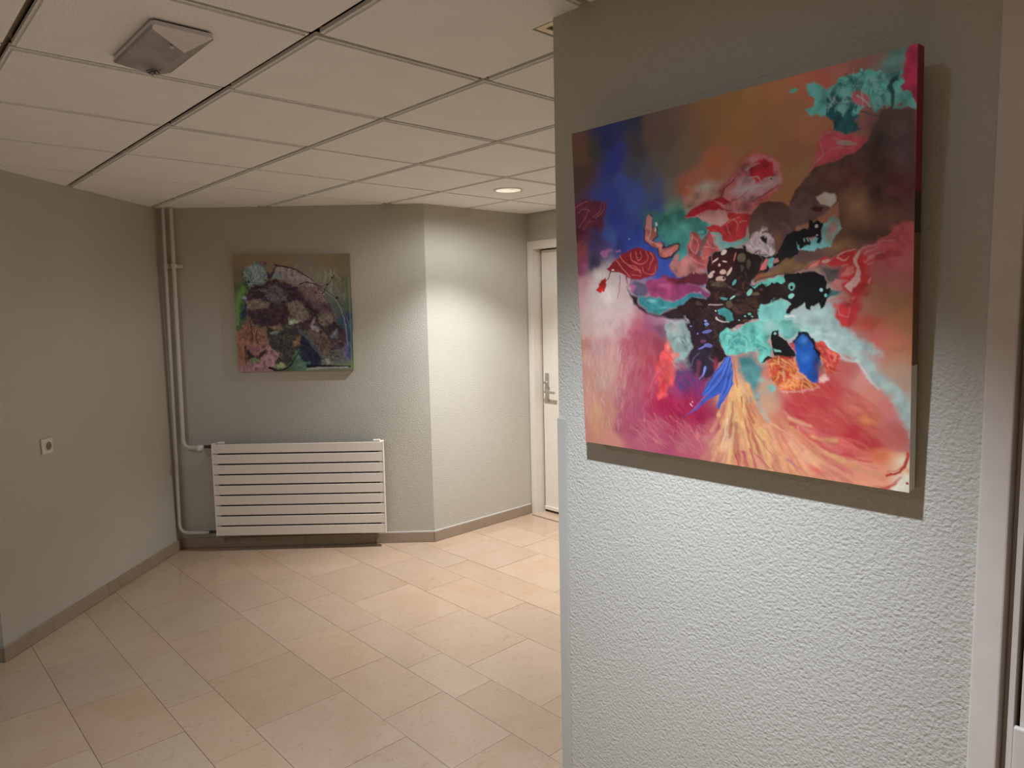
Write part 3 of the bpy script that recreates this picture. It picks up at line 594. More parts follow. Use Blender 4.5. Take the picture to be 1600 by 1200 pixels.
OPS1 = [  # points of both paintings traced as image pixels, then converted to canvas units
["hatch",[[-2,590,172,591,193,738,157,929,-9,986],420,92,28,38,6,[[201,162,149],[177,114,108],[201,153,117],[172,105,108],[211,176,158]],0.3,0.15]],
["hatch",[[161,628,294,645,275,917,148,930],280,100,28,42,8,[[182,99,106],[154,62,76],[172,76,97],[140,53,71]],0.28,0.15]],
["hatch",[[195,906,369,889,467,914,447,979,192,986],170,38,18,55,7,[[183,106,108],[151,57,83],[174,79,91],[193,124,108]],0.3,0.15]],
["hatch",[[309,823,450,830,441,889,328,893],60,60,30,90,9,[[149,20,60],[135,16,56],[167,42,73]],0.5,0.15]],
["hatch",[[696,791,832,746,931,801,932,896,867,925,744,897],150,28,18,60,11,[[194,69,66],[173,45,51],[209,94,85],[204,109,85]],0.22,0.15]],
["hatch",[[733,876,798,891,887,909,881,938,781,929],40,18,8,110,12,[[205,83,78],[180,39,55],[215,107,92]],0.5,0.15]],
["poly",[[-16,493,56,453,116,436,184,453,211,501,230,560,198,628,1,629],[216,190,177],28,20,0.12,0.55]],
["blob",[117,510,30.5,38.2,[229,211,199],0.8,0,4,0,0.15]],
["blob",[96,452,16.6,10.2,[237,229,215],0.9,0,4,0,0.15]],
["poly",[[314,308,355,283,400,276,453,304,481,332,488,357,452,367,426,397,404,421,357,407,328,360],[76,151,137],7,14,0.3,1.0]],
["blob",[411,333,25.0,17.8,[117,205,186],0.8,0,4,0,0.15]],
["blob",[394,390,16.6,15.3,[60,116,117],0.7,0,4,0,0.15]],
["blob",[366,263,32.4,17.0,[155,182,162],0.6,0,4,0,0.15]],
["poly",[[274,345,293,377,317,385,328,413,356,429,352,451,377,468,357,474,325,445,308,409,266,381],[56,81,161],4,8,0.2,1.0]],
["poly",[[182,322,275,317,269,372,216,377,172,379],[67,87,178],24,20,0.2,0.6]],
["poly",[[-5,253,106,265,85,292,53,298,37,324,3,333,-5,314],[122,55,81],8,14,0.2,1.0]],
["poly",[[-4,219,45,207,84,215,134,225,125,253,106,276,114,311,-8,299],[137,65,98],6,12,0.2,1.0]],
["stroke",[[12,246,36,238,62,246],2.6,1.3,[219,137,171],1.5,3,1.0]],
["stroke",[[13,291,38,269,56,243],2.6,1.3,[216,135,168],1.5,3,1.0]],
["stroke",[[74,267,101,251,112,225],2.6,1.3,[218,137,170],1.5,3,1.0]],
["stroke",[[84,271,114,252,123,228],2.6,1.3,[217,136,169],1.5,3,1.0]],
["stroke",[[3,230,27,222,57,216],2.6,1.3,[220,138,172],1.5,3,1.0]],
["stroke",[[33,301,54,280,74,280],2.6,1.3,[212,132,162],1.5,3,1.0]],
["stroke",[[2,272,41,297],2.4,1.0,[93,45,68],2,3,0.8]],
["stroke",[[45,294,50,271,55,262],2.4,1.0,[94,45,68],2,3,0.8]],
["stroke",[[66,276,105,268],2.4,1.0,[94,45,68],2,3,0.8]],
["stroke",[[-6,332,19,316,48,310],2.4,1.0,[89,42,62],2,3,0.8]],
["stroke",[[13,362,30,342,67,321],2.4,1.0,[85,39,57],2,3,0.8]],
["poly",[[100,377,108,372,142,374,144,379,128,385,123,400,107,393],[192,119,172],3,6,0.2,1.0]],
["poly",[[157,377,176,376,181,381,163,382],[194,122,179],3,5,0.2,1.0]],
["blob",[30,415,16.6,12.7,[200,107,158],0.6,0,4,0,0.15]],
["blob",[214,349,2.8,2.5,[237,221,237],1.0,0,4,0,0.15]],
["poly",[[400,277,420,234,471,227,530,240,510,271,450,281],[237,182,165],9,14,0.3,0.85]],
["blob",[420,234,18.5,12.8,[237,134,103],0.8,0,4,0,0.15]],
["blob",[481,229,27.8,17.0,[237,234,228],0.8,0,4,0,0.15]],
["poly",[[510,246,553,218,587,187,627,164,667,176,687,206,695,238,657,281,603,307,548,281],[237,122,126],6,8,0.3,1.0]],
["poly",[[408,303,429,282,474,267,510,266,530,242,553,223,577,200,605,177,632,170,667,179,687,206,695,238,688,260,666,269,631,281,603,307,607,332,593,364,584,380,527,370,488,360,479,342,538,330,524,315,469,322,449,304],[237,146,153],2,5,0.35,1.0]],
["poly",[[473,339,529,324,544,302,613,315,605,344,593,380,571,390,531,380,520,361,490,351],[208,58,63],2,6,0.3,1.0]],
["poly",[[408,303,429,283,475,271,500,270,529,297,557,300,519,302,480,293,439,302],[211,47,59],2,3,0.2,1.0]],
["poly",[[495,269,520,260,529,265,548,280,529,284],[202,48,66],2,4,0.2,1.0]],
["poly",[[449,307,479,300,528,301,547,322,523,341,474,323],[237,173,165],2,6,0.2,1.0]],
["poly",[[614,194,636,182,666,191,675,228,653,232,613,247,595,240],[237,66,82],3,10,0.4,1.0]],
["poly",[[653,232,688,225,694,246,653,264,613,276,604,258],[237,187,199],3,8,0.2,1.0]],
["poly",[[548,251,595,216,622,236,617,276,576,283],[237,183,197],4,14,0.4,1.0]],
["stroke",[[524,260,532,244,558,227,568,216],3.1,1.8,[169,43,62],1.5,3,1.0]],
["stroke",[[548,284,557,273,576,271,604,254],2.6,1.3,[185,56,72],1.5,3,1.0]],
["stroke",[[613,284,657,269,681,254],2.6,1.8,[152,58,86],1.5,3,1.0]],
["stroke",[[660,233,665,229,670,235,666,240,660,235],1.8,1.3,[237,237,237],1.5,3,1.0]],
["blob",[665,235,2.8,2.5,[117,47,62],1,1,4,0,0.15]],
["stroke",[[568,187,605,161,641,151],3.1,1.3,[237,88,93],1.5,3,1.0]],
["stroke",[[706,222,717,220,713,216],1.8,0.9,[179,117,95],1.5,3,1.0]],
["stroke",[[529,316,537,337,548,364],3.1,1.3,[237,149,137],2,4,0.8]],
["stroke",[[560,324,571,341,566,355],3.1,1.3,[237,151,139],2,4,0.8]],
["stroke",[[577,336,594,333],3.1,1.3,[237,160,148],2,4,0.8]],
["stroke",[[543,333,555,326,577,321],3.1,1.3,[237,159,148],2,4,0.8]],
["stroke",[[600,204,614,194,632,193],3.5,1.3,[237,237,237],2,4,0.8]],
["stroke",[[604,225,627,225,640,239],3.5,1.3,[237,237,237],2,4,0.8]],
["stroke",[[626,249,649,248,675,243],3.5,1.3,[237,237,237],2,4,0.8]],
["poly",[[812,136,842,153,879,170,915,191,894,209,868,212,820,225,766,235,773,204,781,175],[237,101,123],6,12,0.3,1.0]],
["stroke",[[773,223,797,193,789,161,812,147],3.9,1.8,[237,161,159],2,4,0.7]],
["stroke",[[766,229,785,206,820,189,868,194],3.9,1.8,[237,161,159],2,4,0.7]],
["stroke",[[820,160,842,175,872,187],3.9,1.8,[237,162,159],2,4,0.7]],
["poly",[[750,21,781,24,804,43,834,49,856,21,892,26,923,37,947,51,974,54,979,89,994,98,1003,135,995,141,962,123,928,128,907,113,893,119,871,126,820,108,773,101,744,78,773,73,768,49],[124,232,225],2,16,0.35,1.0]],
["blob",[720,31,12.0,6.8,[119,221,205],1,1,10,0,0.15]],
["poly",[[940,5,979,-3,978,53,950,47,937,25],[121,180,174],8,14,0.3,0.8]],
["poly",[[818,58,849,85,878,106,890,151,868,163,827,141,812,103,804,81],[47,123,134],4,18,0.4,1.0]],
["hatch",[[812,48,885,33,893,102,842,113,812,99],60,70,60,26,6,[[43,111,121],[53,137,141],[171,237,237]],0.8,0.15]],
["hatch",[[892,35,940,46,941,119,907,112],40,60,60,26,5,[[71,164,170],[167,237,237]],0.7,0.15]],
["poly",[[831,99,849,89,860,106,846,119],[149,237,237],3,8,0.2,1.0]],
["stroke",[[956,61,944,71,950,93,950,110,946,130],11.4,5.2,[43,104,107],2,4,1.0]],
["stroke",[[949,65,961,66],6.1,3.5,[39,92,95],1.5,3,1.0]],
["stroke",[[886,118,921,132,935,121],2.6,1.8,[61,108,115],1.5,3,1.0]],
["poly",[[867,71,885,71,907,90,907,105,893,114,871,94],[237,134,158],4,8,0.2,1.0]],
["stroke",[[875,80,893,95,903,111],3.5,1.8,[237,237,237],1.5,3,1.0]],
["stroke",[[884,75,887,108],2.6,1.3,[237,237,237],1.5,3,1.0]],
["blob",[850,180,23.1,6.0,[190,185,176],0.8,1,10,15,0.15]],
["poly",[[983,-6,1000,-8,1008,6,1002,101,1012,222,1000,220,994,140,999,118,991,95,980,90,975,44],[217,66,111],3,8,0.25,1.0]],
["poly",[[928,127,962,126,996,137,1003,372,976,381,944,398,910,418,878,429,847,427,815,440,765,449,736,471,712,475,641,481,608,485,616,475,647,462,685,452,708,429,739,419,785,408,821,387,839,363,831,315,805,330,766,349,725,337,712,299,725,272,745,256,773,228,820,217,872,205,896,184,910,155],[114,85,81],2,4,0.2,1.0]],
["blob",[951,163,44.4,44.2,[126,109,108],0.9,0,10,0,0.15]],
["blob",[919,213,29.6,85.0,[79,65,65],0.9,0,10,0,0.15]],
["blob",[979,216,29.6,68.0,[116,94,105],0.9,0,10,0,0.15]],
["blob",[964,294,44.4,44.2,[116,60,73],0.9,0,10,0,0.15]],
["blob",[858,262,40.7,34.0,[129,70,67],0.9,0,10,0,0.15]],
["blob",[814,258,48.1,30.6,[135,93,87],0.9,0,10,0,0.15]],
["blob",[883,331,48.1,44.2,[191,148,113],0.9,0,10,0,0.15]],
["blob",[833,412,48.1,20.4,[186,143,101],0.9,0,10,0,0.15]],
["blob",[951,361,44.4,27.2,[145,103,90],0.9,0,10,0,0.15]],
["blob",[741,457,44.4,13.6,[152,113,72],0.9,0,10,0,0.15]],
["blob",[655,474,37.0,10.2,[152,81,57],0.9,0,10,0,0.15]],
["blob",[916,299,22.2,57.8,[90,63,64],0.9,0,10,0,0.15]],
["poly",[[604,357,603,340,609,316,634,291,657,288,695,298,715,314,736,346,728,377,709,407,684,428,656,429,634,419,613,404,606,382],[117,86,80],1.5,3,0.15,1.0]],
["poly",[[705,311,741,276,797,302,808,330,777,350,749,358,725,353],[131,100,106],3,6,0.2,1.0]],
["blob",[684,388,13.9,17.8,[148,101,68],0.9,0,4,0,0.15]],
["blob",[642,350,27.7,12.7,[138,104,92],0.8,0,4,0,0.15]],
["blob",[707,364,16.6,17.8,[126,95,103],0.8,0,4,0,0.15]],
["stroke",[[689,347,705,354,715,369],6.8,2.6,[155,118,96],4,3,0.7]],
["poly",[[593,395,610,379,634,364,658,364,673,390,669,423,652,428,632,419,626,408,620,415,601,406],[220,186,182],3,10,0.3,1.0]],
["hatch",[[598,396,637,369,663,372,668,423,636,421],50,70,60,26,4,[[237,237,237],[181,139,142],[237,224,227]],0.8,0.15]],
["poly",[[633,377,642,375,655,382,654,396,641,390],[47,30,31],2,4,0.2,1.0]],
["stroke",[[642,366,655,366,668,377],3.7,2.1,[104,73,70],1.5,3,1.0]],
["blob",[649,381,1.9,1.5,[237,237,237],1.0,0,4,0,0.15]],
["poly",[[582,397,590,395,595,401,594,409,586,406],[30,19,21],2,4,0.2,1.0]],
["stroke",[[620,416,632,412,634,423,657,429],2.4,1.6,[32,22,23],1.5,3,1.0]],
["stroke",[[634,425,647,429,668,428],2.1,1.3,[237,237,237],1.5,3,1.0]],
["poly",[[777,296,797,288,824,294,826,312,813,324,789,314],[237,220,214],2,5,0.2,1.0]],
["poly",[[764,320,777,315,797,322,793,332,774,328],[93,42,51],2,4,0.2,1.0]],
["poly",[[463,593,550,593,550,614,520,632,516,665,529,682,545,691,525,700,501,712,477,680],[38,22,22],3,10,0.4,1.0]],
["hatch",[[471,600,543,597,518,629,514,675,485,680],40,80,60,22,5,[[69,48,36],[26,13,14],[61,43,59]],0.7,0.15]],
["poly",[[631,421,648,428,676,426,702,411,727,413,727,431,694,447,663,456,647,463,608,483,602,474,628,466,639,434],[24,18,17],2,6,0.2,1.0]],
["poly",[[628,464,639,444,651,431,657,437,651,454,638,462],[230,124,114],1.5,4,0.2,1.0]],
["poly",[[656,434,663,430,673,434,669,453,659,456,655,445],[114,190,178],1.5,6,0.2,1.0]],
["poly",[[669,446,674,435,684,434,682,443],[209,129,117],1.5,4,0.2,1.0]],
["poly",[[611,485,636,466,673,458,702,435,727,429,727,471,699,477,673,475,646,480,619,488],[129,96,62],3,8,0.25,1.0]],
["blob",[628,476,19.4,6.6,[162,83,53],0.9,0,4,0,0.15]],
["blob",[707,448,16.6,10.2,[149,110,71],0.8,0,4,0,0.15]],
["stroke",[[619,489,673,478,727,471],2.1,1.6,[33,23,20],2,4,0.8]],
["poly",[[791,379,802,358,826,345,839,354,839,378,821,384,807,410,780,420,760,421,738,405,737,395,765,393],[150,237,237],2,12,0.25,1.0]],
["blob",[821,371,13.0,17.9,[232,163,160],0.9,0,4,0,0.15]],
["blob",[810,391,9.7,14.9,[213,161,141],0.7,0,4,0,0.15]],
["poly",[[708,374,725,367,760,366,766,347,777,353,785,346,791,355,800,357,799,365,793,374,793,395,789,407,782,405,785,393,778,386,761,387,764,405,743,413,735,397,740,419,734,429,708,425,690,440,681,417],[31,27,30],1.5,6,0.2,1.0]],
["blob",[783,362,4.2,4.8,[237,237,237],1,1,4,0,0.15]],
["blob",[783,384,2.3,2.1,[208,237,237],1,1,4,0,0.15]],
["stroke",[[751,392,752,399],2.8,1.5,[179,237,237],1.5,3,1.0]],
["stroke",[[758,392,760,399],2.8,1.5,[180,237,237],1.5,3,1.0]],
["stroke",[[765,393,767,400],2.8,1.5,[182,237,237],1.5,3,1.0]],
["stroke",[[772,394,773,400],2.8,1.5,[183,237,237],1.5,3,1.0]],
["poly",[[280,295,297,280,302,325,316,321,318,346,306,352,303,360,323,364,336,376,341,384,383,371,394,380,389,393,363,413,334,416,318,405,312,381,290,375,270,356,268,330],[50,31,41],2,4,0.1,0.9]],
["poly",[[285,295,296,283,298,325,312,323,314,343,303,350,300,358,320,363,330,374,329,388,354,387,380,376,389,380,385,390,360,406,336,410,323,404,317,381,294,374,274,353,273,331],[207,119,106],2,5,0.3,1.0]],
["poly",[[274,324,279,292,288,283,300,296,293,328],[237,163,155],2,3,0.2,1.0]],
["stroke",[[286,301,292,330,284,354,308,367,324,377],3.1,1.6,[237,188,172],2,4,1.0]],
["stroke",[[333,400,353,393,380,381],2.6,1.3,[232,145,128],1.5,3,1.0]],
["blob",[312,313,3.6,6.1,[237,237,237],1,1,4,0,0.15]],
["blob",[309,328,3.3,6.1,[237,213,198],1,1,4,0,0.15]],
["poly",[[352,434,371,408,389,403,386,428,405,415,416,454,381,466,358,451],[189,123,113],3,6,0.2,1.0]],
["poly",[[383,428,415,407,435,426,459,451,480,458,433,464,378,466,363,446],[187,116,104],3,6,0.3,1.0]],
["stroke",[[354,436,368,460,387,467],1.8,1.3,[134,77,73],1.5,3,1.0]],
["poly",[[416,387,429,348,457,353,463,369,478,360,490,348,510,378,520,400,487,414,479,454,446,440,422,411],[188,88,85],2,8,0.35,1.0]],
["stroke",[[432,356,425,385,443,407,450,373,432,356],3.7,1.8,[237,154,135],2,4,0.85]],
["stroke",[[462,403,462,422,477,415],3.7,1.8,[224,141,122],2,4,0.85]],
["stroke",[[490,353,502,380,513,397],3.7,1.8,[237,157,137],2,4,0.85]],
["stroke",[[456,414,468,391,492,395,513,399],3.7,1.8,[231,146,127],2,4,0.85]],
["stroke",[[425,417,446,432,476,441],3.7,1.8,[215,135,116],2,4,0.85]],
["stroke",[[478,376,492,390],3.7,1.8,[237,153,134],2,4,0.85]],
["poly",[[450,408,459,387,466,369,478,363,481,371,471,386,462,414],[79,104,98],3,5,0.2,0.7]],
["blob",[463,351,11.1,5.1,[114,197,183],0.9,1,8,0,0.15]],
["stroke",[[496,354,517,361,518,376],7.9,5.2,[115,194,177],2,5,1.0]],
["poly",[[519,379,554,386,579,379,604,371,605,381,582,393,553,400,533,396],[115,178,168],3,6,0.2,0.85]],
["poly",[[126,434,144,416,179,394,216,380,252,376,290,390,308,409,314,437,297,460,262,467,234,472,198,460,169,447,139,443],[150,36,43],2,5,0.15,1.0]],
["stroke",[[152,401,184,436,213,461],2.9,1.6,[217,114,100],1.5,3,1.0]],
["stroke",[[175,394,200,423,249,445],2.9,1.6,[218,115,101],1.5,3,1.0]],
["stroke",[[163,408,191,442,205,460],2.9,1.6,[214,112,99],1.5,3,1.0]],
["stroke",[[216,386,220,412,250,423,271,418,279,407,271,385],2.9,1.6,[221,116,103],1.5,3,1.0]],
["stroke",[[234,387,237,404,244,411,255,404,251,385],2.9,1.6,[225,119,105],1.5,3,1.0]],
["stroke",[[286,391,296,408,288,425,280,444],2.9,1.6,[213,111,98],1.5,3,1.0]],
["stroke",[[257,434,266,451,298,456,307,431],2.9,1.6,[204,106,92],1.5,3,1.0]],
["stroke",[[200,425,228,429,251,448,249,457],2.9,1.6,[210,109,96],1.5,3,1.0]],
["stroke",[[220,455,249,460],2.9,1.6,[202,105,91],1.5,3,1.0]],
["stroke",[[228,440,249,441,245,449],2.9,1.6,[207,108,94],1.5,3,1.0]],
["blob",[242,405,3.3,3.6,[90,21,27],1,1,4,0,0.15]],
["blob",[242,405,1.4,1.3,[237,188,170],1,1,4,0,0.15]],
["stroke",[[156,408,195,451],2.4,1.3,[101,22,31],1.5,3,1.0]],
["stroke",[[204,402,214,423,243,430],2.6,1.3,[98,22,28],1.5,3,1.0]],
["stroke",[[135,439,125,462,107,476],4.2,1.0,[129,29,35],1.5,3,1.0]],
["stroke",[[171,450,169,479,166,503,160,526],2.4,1.0,[119,26,31],1.5,3,1.0]],
["stroke",[[194,460,201,488],5.2,1.0,[119,26,31],1.5,3,1.0]],
["stroke",[[218,467,204,491],3.1,1.0,[117,25,30],1.5,3,1.0]],
["poly",[[72,501,83,476,100,458,119,465,118,492,99,505],[199,42,36],2,14,0.3,1.0]],
["blob",[104,449,3.9,7.6,[235,177,165],0.9,0,4,0,0.15]],
["blob",[147,438,6.1,2.5,[237,218,206],1,1,4,0,0.15]],
["blob",[178,452,5.0,2.5,[227,197,188],1,1,4,0,0.15]],
["poly",[[197,492,214,513,239,523,238,543,283,567,317,574,355,562,404,547,403,593,360,591,300,576,248,564,218,542],[46,29,34],5,6,0.2,1.0]],
["poly",[[227,473,279,484,271,512,232,522,211,501],[91,81,99],4,8,0.3,1.0]],
["poly",[[215,478,240,491,229,502,211,504],[165,97,133],3,8,0.2,1.0]],
["poly",[[266,476,338,461,377,474,406,486,405,522,362,536,295,523,268,499],[154,60,97],4,8,0.25,1.0]],
["poly",[[325,458,406,475,406,489,354,476],[119,34,46],5,8,0.2,1.0]],
["blob",[330,489,25.0,7.6,[198,94,133],0.7,0,4,0,0.15]],
["blob",[366,526,19.4,6.6,[122,59,93],0.6,0,4,0,0.15]],
["poly",[[239,514,295,522,352,538,405,527,404,547,351,562,317,573,283,563,242,543],[54,127,126],4,8,0.3,1.0]],
["blob",[288,533,16.6,6.1,[133,189,180],0.9,0,4,10,0.15]],
["blob",[328,556,13.9,3.6,[109,173,162],0.8,0,4,0,0.15]],
["poly",[[378,469,433,458,479,456,489,495,469,500,413,493,378,488],[92,30,42],4,8,0.2,1.0]],
["poly",[[378,488,444,495,470,510,431,520,376,532],[144,55,94],5,8,0.2,1.0]],
["poly",[[376,535,419,519,450,518,480,527,522,536,516,540,483,540,443,531,408,547,376,558],[60,121,127],2,5,0.2,1.0]],
["poly",[[456,506,484,519,494,530,474,535,459,523],[132,59,97],3,6,0.2,1.0]],
["blob",[472,498,5.0,3.6,[115,122,155],1,1,4,0,0.15]],
["blob",[434,460,3.9,3.6,[186,118,123],1,1,4,0,0.15]],
["poly",[[486,416,507,404,538,397,570,404,593,405,598,414,631,421,639,434,628,466,610,480,604,497,636,491,673,490,701,493,720,519,726,549,693,537,646,548,624,564,632,588,613,588,590,602,532,619,514,631,425,632,407,582,375,570,376,554,428,532,474,539,487,522,475,505,484,482,480,436],[41,21,18],2,7,0.35,1.0]],
["poly",[[401,603,483,593,481,693,453,703,418,705,409,691,425,657,410,633],[40,22,29],5,10,0.3,1.0]],
["poly",[[591,538,624,531,627,567,602,582,562,576,551,558],[63,38,28],6,14,0.5,1.0]],
["poly",[[576,417,609,424,628,436,608,475,581,478],[36,21,18],5,8,0.2,1.0]],
["poly",[[495,422,513,412,553,413,567,426,552,461,526,481,500,474,488,447],[64,22,22],6,8,0.2,1.0]],
["blob",[533,408,10.0,6.1,[237,198,180],1,1,8,-20,0.15]],
["blob",[517,441,3.6,3.8,[226,182,163],1,1,8,0,0.15]],
["blob",[495,461,4.4,10.2,[217,174,156],1,1,8,60,0.15]],
["blob",[491,470,8.3,6.6,[214,171,153],1,1,8,0,0.15]],
["blob",[528,460,8.9,6.6,[219,176,158],1,1,8,20,0.15]],
["blob",[521,481,12.8,8.7,[211,169,151],1,1,8,0,0.15]],
["blob",[562,426,2.8,12.7,[195,110,94],1,1,8,15,0.15]],
["blob",[545,461,3.9,12.7,[221,178,159],1,1,8,35,0.15]],
["blob",[504,427,11.1,2.5,[232,187,168],1,1,8,-30,0.15]],
["blob",[533,434,7.2,2.0,[230,185,167],1,1,8,20,0.15]],
["blob",[528,479,2.8,4.1,[55,22,20],1,1,4,0,0.15]],
["stroke",[[494,437,492,416,501,409],2.4,1.3,[179,95,82],1.5,3,1.0]],
["stroke",[[506,459,496,456],3.1,2.1,[46,16,17],1.5,3,1.0]],
["blob",[517,498,21.6,9.2,[97,80,58],0.95,1,12,0,0.15]],
["blob",[601,448,7.2,11.2,[92,70,53],0.95,1,12,0,0.15]],
["blob",[580,432,10.5,12.2,[113,95,71],0.95,1,12,0,0.15]],
["blob",[545,547,10.5,11.2,[93,76,55],0.95,1,12,0,0.15]],
["blob",[569,520,8.9,4.1,[80,60,44],0.95,1,12,0,0.15]],
["blob",[633,507,6.1,4.1,[85,63,48],0.95,1,12,0,0.15]],
["blob",[451,552,8.9,5.1,[75,55,41],0.95,1,12,0,0.15]],
["blob",[596,591,8.9,5.1,[75,55,41],0.95,1,12,0,0.15]],
["blob",[547,503,5.0,4.6,[81,60,45],0.95,1,12,0,0.15]],
["blob",[581,458,5.5,7.6,[89,67,51],0.95,1,12,0,0.15]],
["blob",[496,487,4.4,3.1,[81,61,45],0.95,1,12,0,0.15]],
["blob",[474,556,4.4,2.0,[75,55,41],0.95,1,12,0,0.15]],
["blob",[613,520,16.6,5.1,[99,82,60],0.95,1,12,0,0.15]],
["hatch",[[551,544,619,536,624,567,562,576],60,10,40,30,5,[[85,57,39],[29,14,13],[71,43,31]],0.8,0.15]],
["hatch",[[488,479,592,474,619,526,504,533],50,20,70,24,5,[[74,36,29],[22,13,13],[102,62,49]],0.6,0.15]],
["hatch",[[388,574,534,549,526,626,425,627],50,80,60,26,5,[[63,44,53],[26,14,20],[80,57,62]],0.6,0.15]],
["poly",[[463,593,550,593,550,614,520,632,516,665,529,682,545,691,525,700,501,712,477,680],[38,22,22],3,10,0.4,1.0]],
["hatch",[[471,600,543,597,518,629,514,675,485,680],40,80,60,22,5,[[69,48,36],[26,13,14],[61,43,59]],0.7,0.15]],
["poly",[[603,497,630,491,646,482,678,480,702,484,707,499,688,501,662,490,646,499,635,494,614,503],[112,202,178],1.5,10,0.2,1.0]],
["blob",[600,516,6.1,10.7,[139,203,179],1,1,10,20,0.15]],
["blob",[715,513,8.3,10.2,[119,197,176],1,1,14,-40,0.15]],
["blob",[721,534,7.2,7.6,[127,192,173],1,1,10,0,0.15]],
["blob",[559,490,3.9,9.2,[87,164,151],1,1,4,35,0.15]],
["blob",[554,530,8.9,2.5,[155,196,171],1,1,6,-35,0.15]],
["blob",[530,532,11.1,3.1,[82,139,141],1,1,8,0,0.15]],
["poly",[[624,561,646,546,668,537,693,537,712,553,706,568,721,581,739,603,739,630,615,631,612,602,632,590],[129,195,178],2,12,0.2,1.0]],
["poly",[[695,590,736,585,763,576,774,547,802,553,828,577,843,610,875,633,907,653,942,674,849,676,777,647,707,637],[182,206,194],8,12,0.2,1.0]],
["poly",[[517,657,522,626,550,614,577,622,592,610,618,590,696,591,772,608,772,631,724,631,711,649,682,620,665,620,654,645,666,672,658,692,631,712,617,697,625,662,597,677,580,678,549,683,529,676],[101,177,156],2,14,0.3,1.0]],
["blob",[661,611,25.9,20.4,[161,192,178],0.9,0,4,0,0.15]],
["blob",[710,627,22.2,17.0,[124,179,168],0.8,0,4,0,0.15]],
["blob",[580,653,22.2,10.2,[56,128,121],0.7,0,12,0,0.15]],
["blob",[614,628,7.4,27.2,[54,123,114],0.6,0,10,0,0.15]],
["blob",[751,608,29.6,13.6,[189,212,198],0.8,0,4,0,0.15]],
["hatch",[[518,625,588,614,661,662,653,703,624,704,617,669,541,678],70,80,70,26,6,[[133,198,174],[66,138,126],[114,184,163]],0.7,0.15]],
["poly",[[504,562,528,557,551,572,557,592,541,598,533,581,509,578],[70,140,133],2,6,0.2,1.0]],
["stroke",[[501,586,512,595,541,599],5.2,1.6,[197,179,160],1.5,3,1.0]],
["stroke",[[481,551,504,550,522,549],2.6,1.6,[199,164,154],1.5,3,1.0]],
["blob",[498,567,2.2,2.0,[215,200,184],1,1,4,0,0.15]],
["blob",[602,576,5.1,2.9,[111,176,157],1,1,4,0,0.15]],
["blob",[610,582,3.6,2.0,[110,176,157],1,1,4,0,0.15]],
["blob",[590,582,3.6,2.0,[110,174,155],1,1,4,0,0.15]],
["blob",[573,593,2.9,1.6,[108,171,153],1,1,4,0,0.15]],
["blob",[419,610,3.6,2.0,[113,128,165],1,1,4,0,0.15]],
["blob",[412,599,2.9,1.6,[114,129,166],1,1,4,0,0.15]],
["blob",[467,594,5.1,2.9,[115,130,166],1,1,4,0,0.15]],
["blob",[470,603,7.9,4.5,[114,129,166],1,1,4,0,0.15]],
["poly",[[798,643,841,681,880,694,900,727,931,757,959,785,979,834,993,850,1000,835,999,776,967,745,930,707,888,668,852,635],[180,203,190],10,14,0.2,0.85]],
["stroke",[[805,646,842,686,881,696],5.3,3.8,[218,234,217],5,5,0.85]],
["stroke",[[881,696,902,729,931,758],5.3,3.8,[224,237,224],5,5,0.85]],
["stroke",[[701,584,719,582,725,587],6.1,3.7,[230,226,210],1.5,3,1.0]],
["stroke",[[742,616,783,627,827,630],3.1,6.1,[219,236,220],6,5,0.7]],
["poly",[[698,476,748,474,778,474,797,488,805,505,805,519,816,519,820,526,840,526,806,541,797,562,789,563,786,547,769,555,766,566,754,563,752,549,731,562,713,576,701,576,716,553,695,532],[19,17,18],1.5,6,0.2,1.0]],
["blob",[707,515,19.4,17.9,[58,41,32],0.7,0,4,0,0.15]],
["blob",[791,520,4.5,4.2,[192,237,237],1,1,4,0,0.15]],
["blob",[803,533,4.2,3.9,[140,232,218],1,1,4,0,0.15]],
["blob",[715,511,8.4,10.1,[131,198,179],1,1,8,0,0.15]],
["blob",[716,512,3.9,4.8,[26,21,19],1,1,4,0,0.15]],
["blob",[717,533,7.8,6.0,[149,213,191],1,1,8,0,0.15]],
["poly",[[816,526,848,525,829,535,808,539],[78,129,125],3,6,0.2,1.0]],
["poly",[[662,631,668,618,683,621,686,638,704,647,724,681,728,693,689,692,668,689,664,658],[17,13,15],1.5,6,0.2,1.0]],
["blob",[674,628,3.7,3.4,[151,181,168],1,1,4,0,0.15]],
["poly",[[631,707,653,693,661,696,650,710],[20,14,16],2,8,0.2,1.0]],
["poly",[[668,670,689,675,689,679,671,678],[147,190,171],1.5,4,0.2,1.0]],
["poly",[[751,464,788,444,842,429,874,426,887,432,949,429,973,439,925,450,905,460,909,502,898,525,890,543,888,591,865,614,849,609,827,580,820,554,875,541,848,512,842,464,807,456],[209,59,62],6,10,0.3,1.0]],
["poly",[[884,427,929,410,986,380,998,386,999,435,949,437,905,447],[237,114,126],10,14,0.3,0.85]],
["poly",[[788,463,840,464,843,493,819,504,805,502,794,480],[110,95,93],5,8,0.2,1.0]],
["poly",[[866,449,881,429,887,432,877,453,885,469,890,481,887,501,867,527,853,513,874,491,880,470,871,460],[237,181,167],1.5,4,0.2,1.0]],
["poly",[[816,508,829,493,843,496,862,500,843,507,848,521,827,520],[212,131,121],2,5,0.2,1.0]],
["poly",[[843,488,853,467,871,465,874,479,859,489],[231,127,120],2,5,0.2,1.0]],
["poly",[[760,470,767,458,787,446,783,460],[237,144,128],2,5,0.2,1.0]],
["blob",[802,449,9.7,4.8,[237,174,155],1,1,6,-15,0.15]],
["poly",[[805,550,843,539,876,538,875,542,843,543],[223,117,112],1.5,4,0.2,1.0]],
["stroke",[[832,444,848,451,858,443],4.9,1.8,[237,165,141],1.5,3,1.0]],
